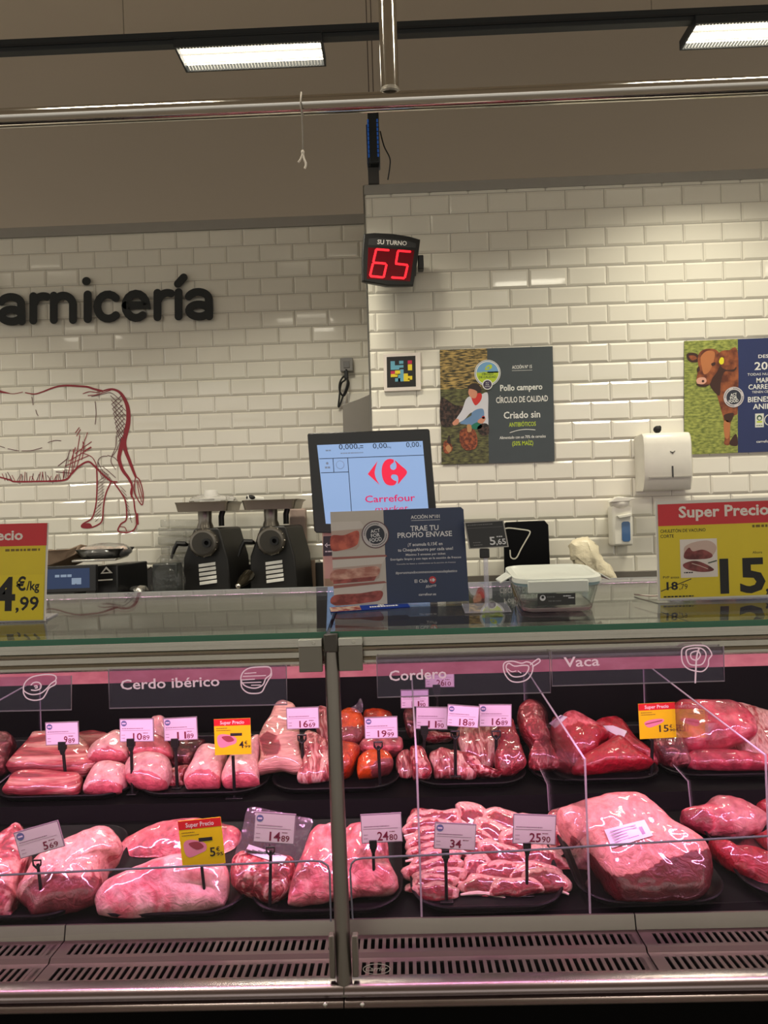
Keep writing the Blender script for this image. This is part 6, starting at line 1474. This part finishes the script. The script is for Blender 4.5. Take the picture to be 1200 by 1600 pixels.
# ================================================================== PRICE TICKETS
TK = M('ticket_paper', (226, 214, 230), rough=.5); TKG = M('ticket_paper_shaded', (214, 206, 208), rough=.5); HOLD = M('ticket_holder_grey', (140, 126, 136), rough=.4)  # second paper: same card, greyed for tickets out of the lamp light
MAROON = M('ticket_maroon', (116, 26, 58), rough=.5); TINK = M('ticket_fine_print', (150, 120, 140), rough=.5); TBLUE = M('ticket_round_logo', (96, 104, 150), rough=.5)
CLIPB = M('ticket_clip_black', (14, 13, 15), rough=.35)
BROW = M('printed_brown_flesh', (150, 60, 70), rough=.5); PINKP = M('printed_pink_flesh', (222, 140, 160), rough=.5)
def ticket(cx_, cy_, w, h, rot, stem_top, stem_bot, tier, euro, cents, label, kind='white', logo=False, clip='block', Y=None, tbar=False):
    a_ = math.radians(rot); ca, sa = math.cos(a_), -math.sin(a_)       # rot: counter-clockwise on screen
    def cn(u, v): return (cx_ + u * ca - v * sa, cy_ + u * sa + v * ca)
    B = on_deck(stem_bot[0], stem_bot[1], tier, .008)
    Y0 = Y or max(B.y, tier[0] + .012)
    S = px_sheet(cn(-w / 2, -h / 2), cn(w / 2, -h / 2), cn(-w / 2, h / 2), Y0, w, h, .00025)
    zb = tier[1] + (Y0 - tier[0]) * tier[2] + .008
    sb = P(stem_bot[0], stem_bot[1], Y0); zb = max(zb, sb.z)
    if tbar: zb = sb.z
    t = thing('price_ticket', label, 'price ticket', (sb.x, Y0 + .004, zb))
    if kind == 'white' or kind == 'grey':
        S.board(HOLD, .003, 'holder', t)
        S.rect(1.2, 1.6, w - 1.2, h - 1.2, TK if kind == 'white' else TKG, 1)
        S.flush('card', t)
        if logo:
            S.disc(.13 * w, .20 * h, .085 * w, TBLUE, 2); S.rect(.075 * w, .17 * h, .185 * w, .23 * h, TK, 3)
        S.lines(.07 * w, .44 * h, .62 * w, 1.3, TINK, 2); S.rect(.05 * w, .5 * h, .9 * w, .515 * h, TINK, 2); S.lines(.06 * w, .72 * h, .10 * w, 1, TINK, 2); S.lines(.06 * w, .85 * h, .10 * w, 1, TINK, 2)
        xx = .66 * w
        S.text(euro, xx, .92 * h, .30 * h, MAROON, 2, align='r', width=(.11 if len(euro) == 1 else .27) * w, bold=.016)
        if cents: S.text(cents, xx + .02 * w, .92 * h, .20 * h, MAROON, 2, width=.2 * w, bold=.01)
        S.lines(xx + .03 * w, .64 * h, .14 * w, 1.2, MAROON, 2)
        S.flush('price_print', t)
    else:
        S.board(M('ticket_yellow_back', (220, 190, 20), rough=.4), .002, 'card', t)
        S.rect(0, 0, w, h, YEL, 1); S.rect(0, 0, w, .19 * h, ORED, 2)
        S.flush('colour_print', t)
        S.text('Super Precio', w * .5, .145 * h, .095 * h, OW, 3, align='c', width=.66 * w, bold=.016)
        S.lines(.06 * w, .27 * h, .3 * w, 1.2, M('offer_brown_print', (120, 96, 20)), 2); S.lines(.06 * w, .33 * h, .4 * w, 1.2, M('offer_brown_print', (120, 96, 20)), 2)
        if kind == 'ribs': S.blob([(x * w, y * h) for x, y in ((.14, .55), (.30, .47), (.62, .45), (.68, .52), (.5, .62), (.25, .68))], PINKP, 2); S.stroke([(.18 * w, .58 * h), (.4 * w, .54 * h), (.62 * w, .5 * h)], 1.6, BROW, 3)
        else: S.blob([(x * w, y * h) for x, y in ((.08, .5), (.2, .42), (.45, .46), (.6, .55), (.58, .68), (.42, .74), (.2, .8), (.1, .72))], PINKP, 2); S.blob([(x * w, y * h) for x, y in ((.2, .5), (.42, .48), (.54, .6), (.36, .64))], BROW, 3)
        if kind != 'ribs': S.rect(.44 * w, .40 * h, .76 * w, .48 * h, INK, 3)
        S.text(euro, .80 * w, .82 * h, .19 * h, INK, 3, align='r', width=(.13 if len(euro) == 1 else .26) * w, bold=.016); S.text('€', .82 * w, .72 * h, .09 * h, INK, 3, bold=.02)
        if cents: S.text(cents, .82 * w, .82 * h, .07 * h, INK, 3, width=.16 * w, bold=.02)
        S.flush('price_print', t)
    tp = P(stem_top[0], stem_top[1], Y0 + .004)
    s_ = Y0 / 1200
    if clip == 'block':
        MB().box(tp.x - 6 * s_, tp.x + 6 * s_, Y0 - .003, Y0 + .008, tp.z - 8 * s_, tp.z + 5 * s_).prism([(tp.x - 5 * s_, Y0 - .001, tp.z - 8 * s_), (tp.x + 5 * s_, Y0 - .001, tp.z - 8 * s_), (tp.x + 2.5 * s_, Y0 - .001, tp.z - 16 * s_), (tp.x - 2.5 * s_, Y0 - .001, tp.z - 16 * s_)], (0, .006, 0)).build('clip', t, CLIPB, bevel=.001)
    elif clip == 'ring':
        mb = MB(); rr_ = [(tp.x + x * s_, Y0 + .001, tp.z + z * s_) for x, z in ((0, -9), (-6, -3), (-6.5, 4), (6.5, 4), (6, -3), (0, -9))]
        mb.tube(rr_, 1.6 * s_, 8); mb.build('clip', t, CLIPB)
    MB().tube([(tp.x, Y0 + .004, tp.z - 3 * s_), (sb.x, Y0 + .004, zb)], 2.6 * s_, 8).build('stem', t, CLIPB)
    bw = .020 if tbar else .012
    MB().box(sb.x - bw, sb.x + bw, Y0 - .006, Y0 + .016, zb - .0025, zb).build('base', t, CLIPB, bevel=.0008)
    return t
# back row
ticket(97, 1146, 52, 36, 2, (98, 1163), (103, 1232), UPP, '9', '89', 'pinkish ticket 9,89 before the streaky pork belly', logo=True)
ticket(213.5, 1141, 53, 36, 1, (205, 1158), (206, 1240), UPP, '10', '89', 'pinkish ticket 10,89 before the pork loin pieces', logo=True)
ticket(282, 1139, 53, 36, 3, (274, 1158), (276, 1230), UPP, '11', '89', 'pinkish ticket 11,89 before the dark ribs', logo=True)
ticket(363.5, 1151, 57, 56, 2, (364, 1178), (366, 1246), UPP, '4', '99', 'yellow offer ticket 4,99 above the cut pork loins', kind='slices', clip=None, tbar=True)
ticket(473, 1122, 51, 34, 2, (472, 1152), (474, 1220), UPP, '16', '69', 'pinkish ticket 16,69 before the tall pork rack', clip='ring')
ticket(595.5, 1137, 52, 34, 2, (591, 1163), (594, 1228), UPP, '19', '99', 'pinkish ticket 19,99 before the orange marinated meat', logo=True, clip='ring')
ticket(687, 1058, 46, 32, 1, (682, 1074), (684, 1150), UPP, '26', '10', 'grey-pink ticket 26,10 highest, behind the Cordero sign', kind='grey', logo=True, Y=2.0)
ticket(648, 1092, 44, 29, 1, (650, 1108), (652, 1165), UPP, '11', '90', 'half hidden ticket just below the Cordero lettering', Y=1.96)
ticket(674.5, 1122, 50, 35, -1, (663, 1138), (661, 1212), UPP, '11', '90', 'pinkish ticket 11,90 leftmost of three side by side')
ticket(723.5, 1119, 50, 34, -4, (711, 1146), (712, 1212), UPP, '18', '89', 'pinkish ticket 18,89 middle of three side by side', logo=True, clip='ring', Y=1.815)
ticket(774, 1118, 51, 35, 0, (775, 1146), (776, 1210), UPP, '16', '89', 'pinkish ticket 16,89 rightmost of three side by side', logo=True, clip='ring')
ticket(1027, 1126, 57, 55, 3, (1019, 1152), (1019, 1208), UPP, '15', '90', 'yellow offer ticket 15 euro beside the smooth veal', kind='ribs', clip=None)
# front row
ticket(61, 1312, 72, 42, 16, (59, 1347), (67, 1432), LOW, '5', '69', 'tilted shaded ticket 5,69 before the wrapped pork shoulder', kind='grey', logo=True, clip='ring')
ticket(315, 1316, 67, 72, 6, (315, 1350), (322, 1425), LOW, '5', '95', 'yellow offer ticket 5,95 standing before the pork loins', kind='slices', clip=None)
ticket(429, 1294, 64, 47, -4, (423, 1327), (421, 1420), LOW, '14', '89', 'shaded ticket 14,89 before the vacuum pack of pork', kind='grey', logo=True, clip='ring')
ticket(596, 1294, 64, 45, 3, (583, 1316), (585, 1402), LOW, '24', '80', 'shaded ticket 24,80 just right of the steel post', kind='grey')
ticket(711, 1307, 65, 41, -3, (696, 1331), (698, 1408), LOW, '34', '', 'shaded ticket 34 before the left lamb chop stack', kind='grey', logo=True)
ticket(835, 1296, 67, 46, -2, (823, 1320), (824, 1398), LOW, '25', '90', 'shaded ticket 25,90 before the right lamb chop pile', kind='grey')
for o in list(bpy.data.objects):
    for k in ('_o', '_k'):
        if k in o: del o[k]
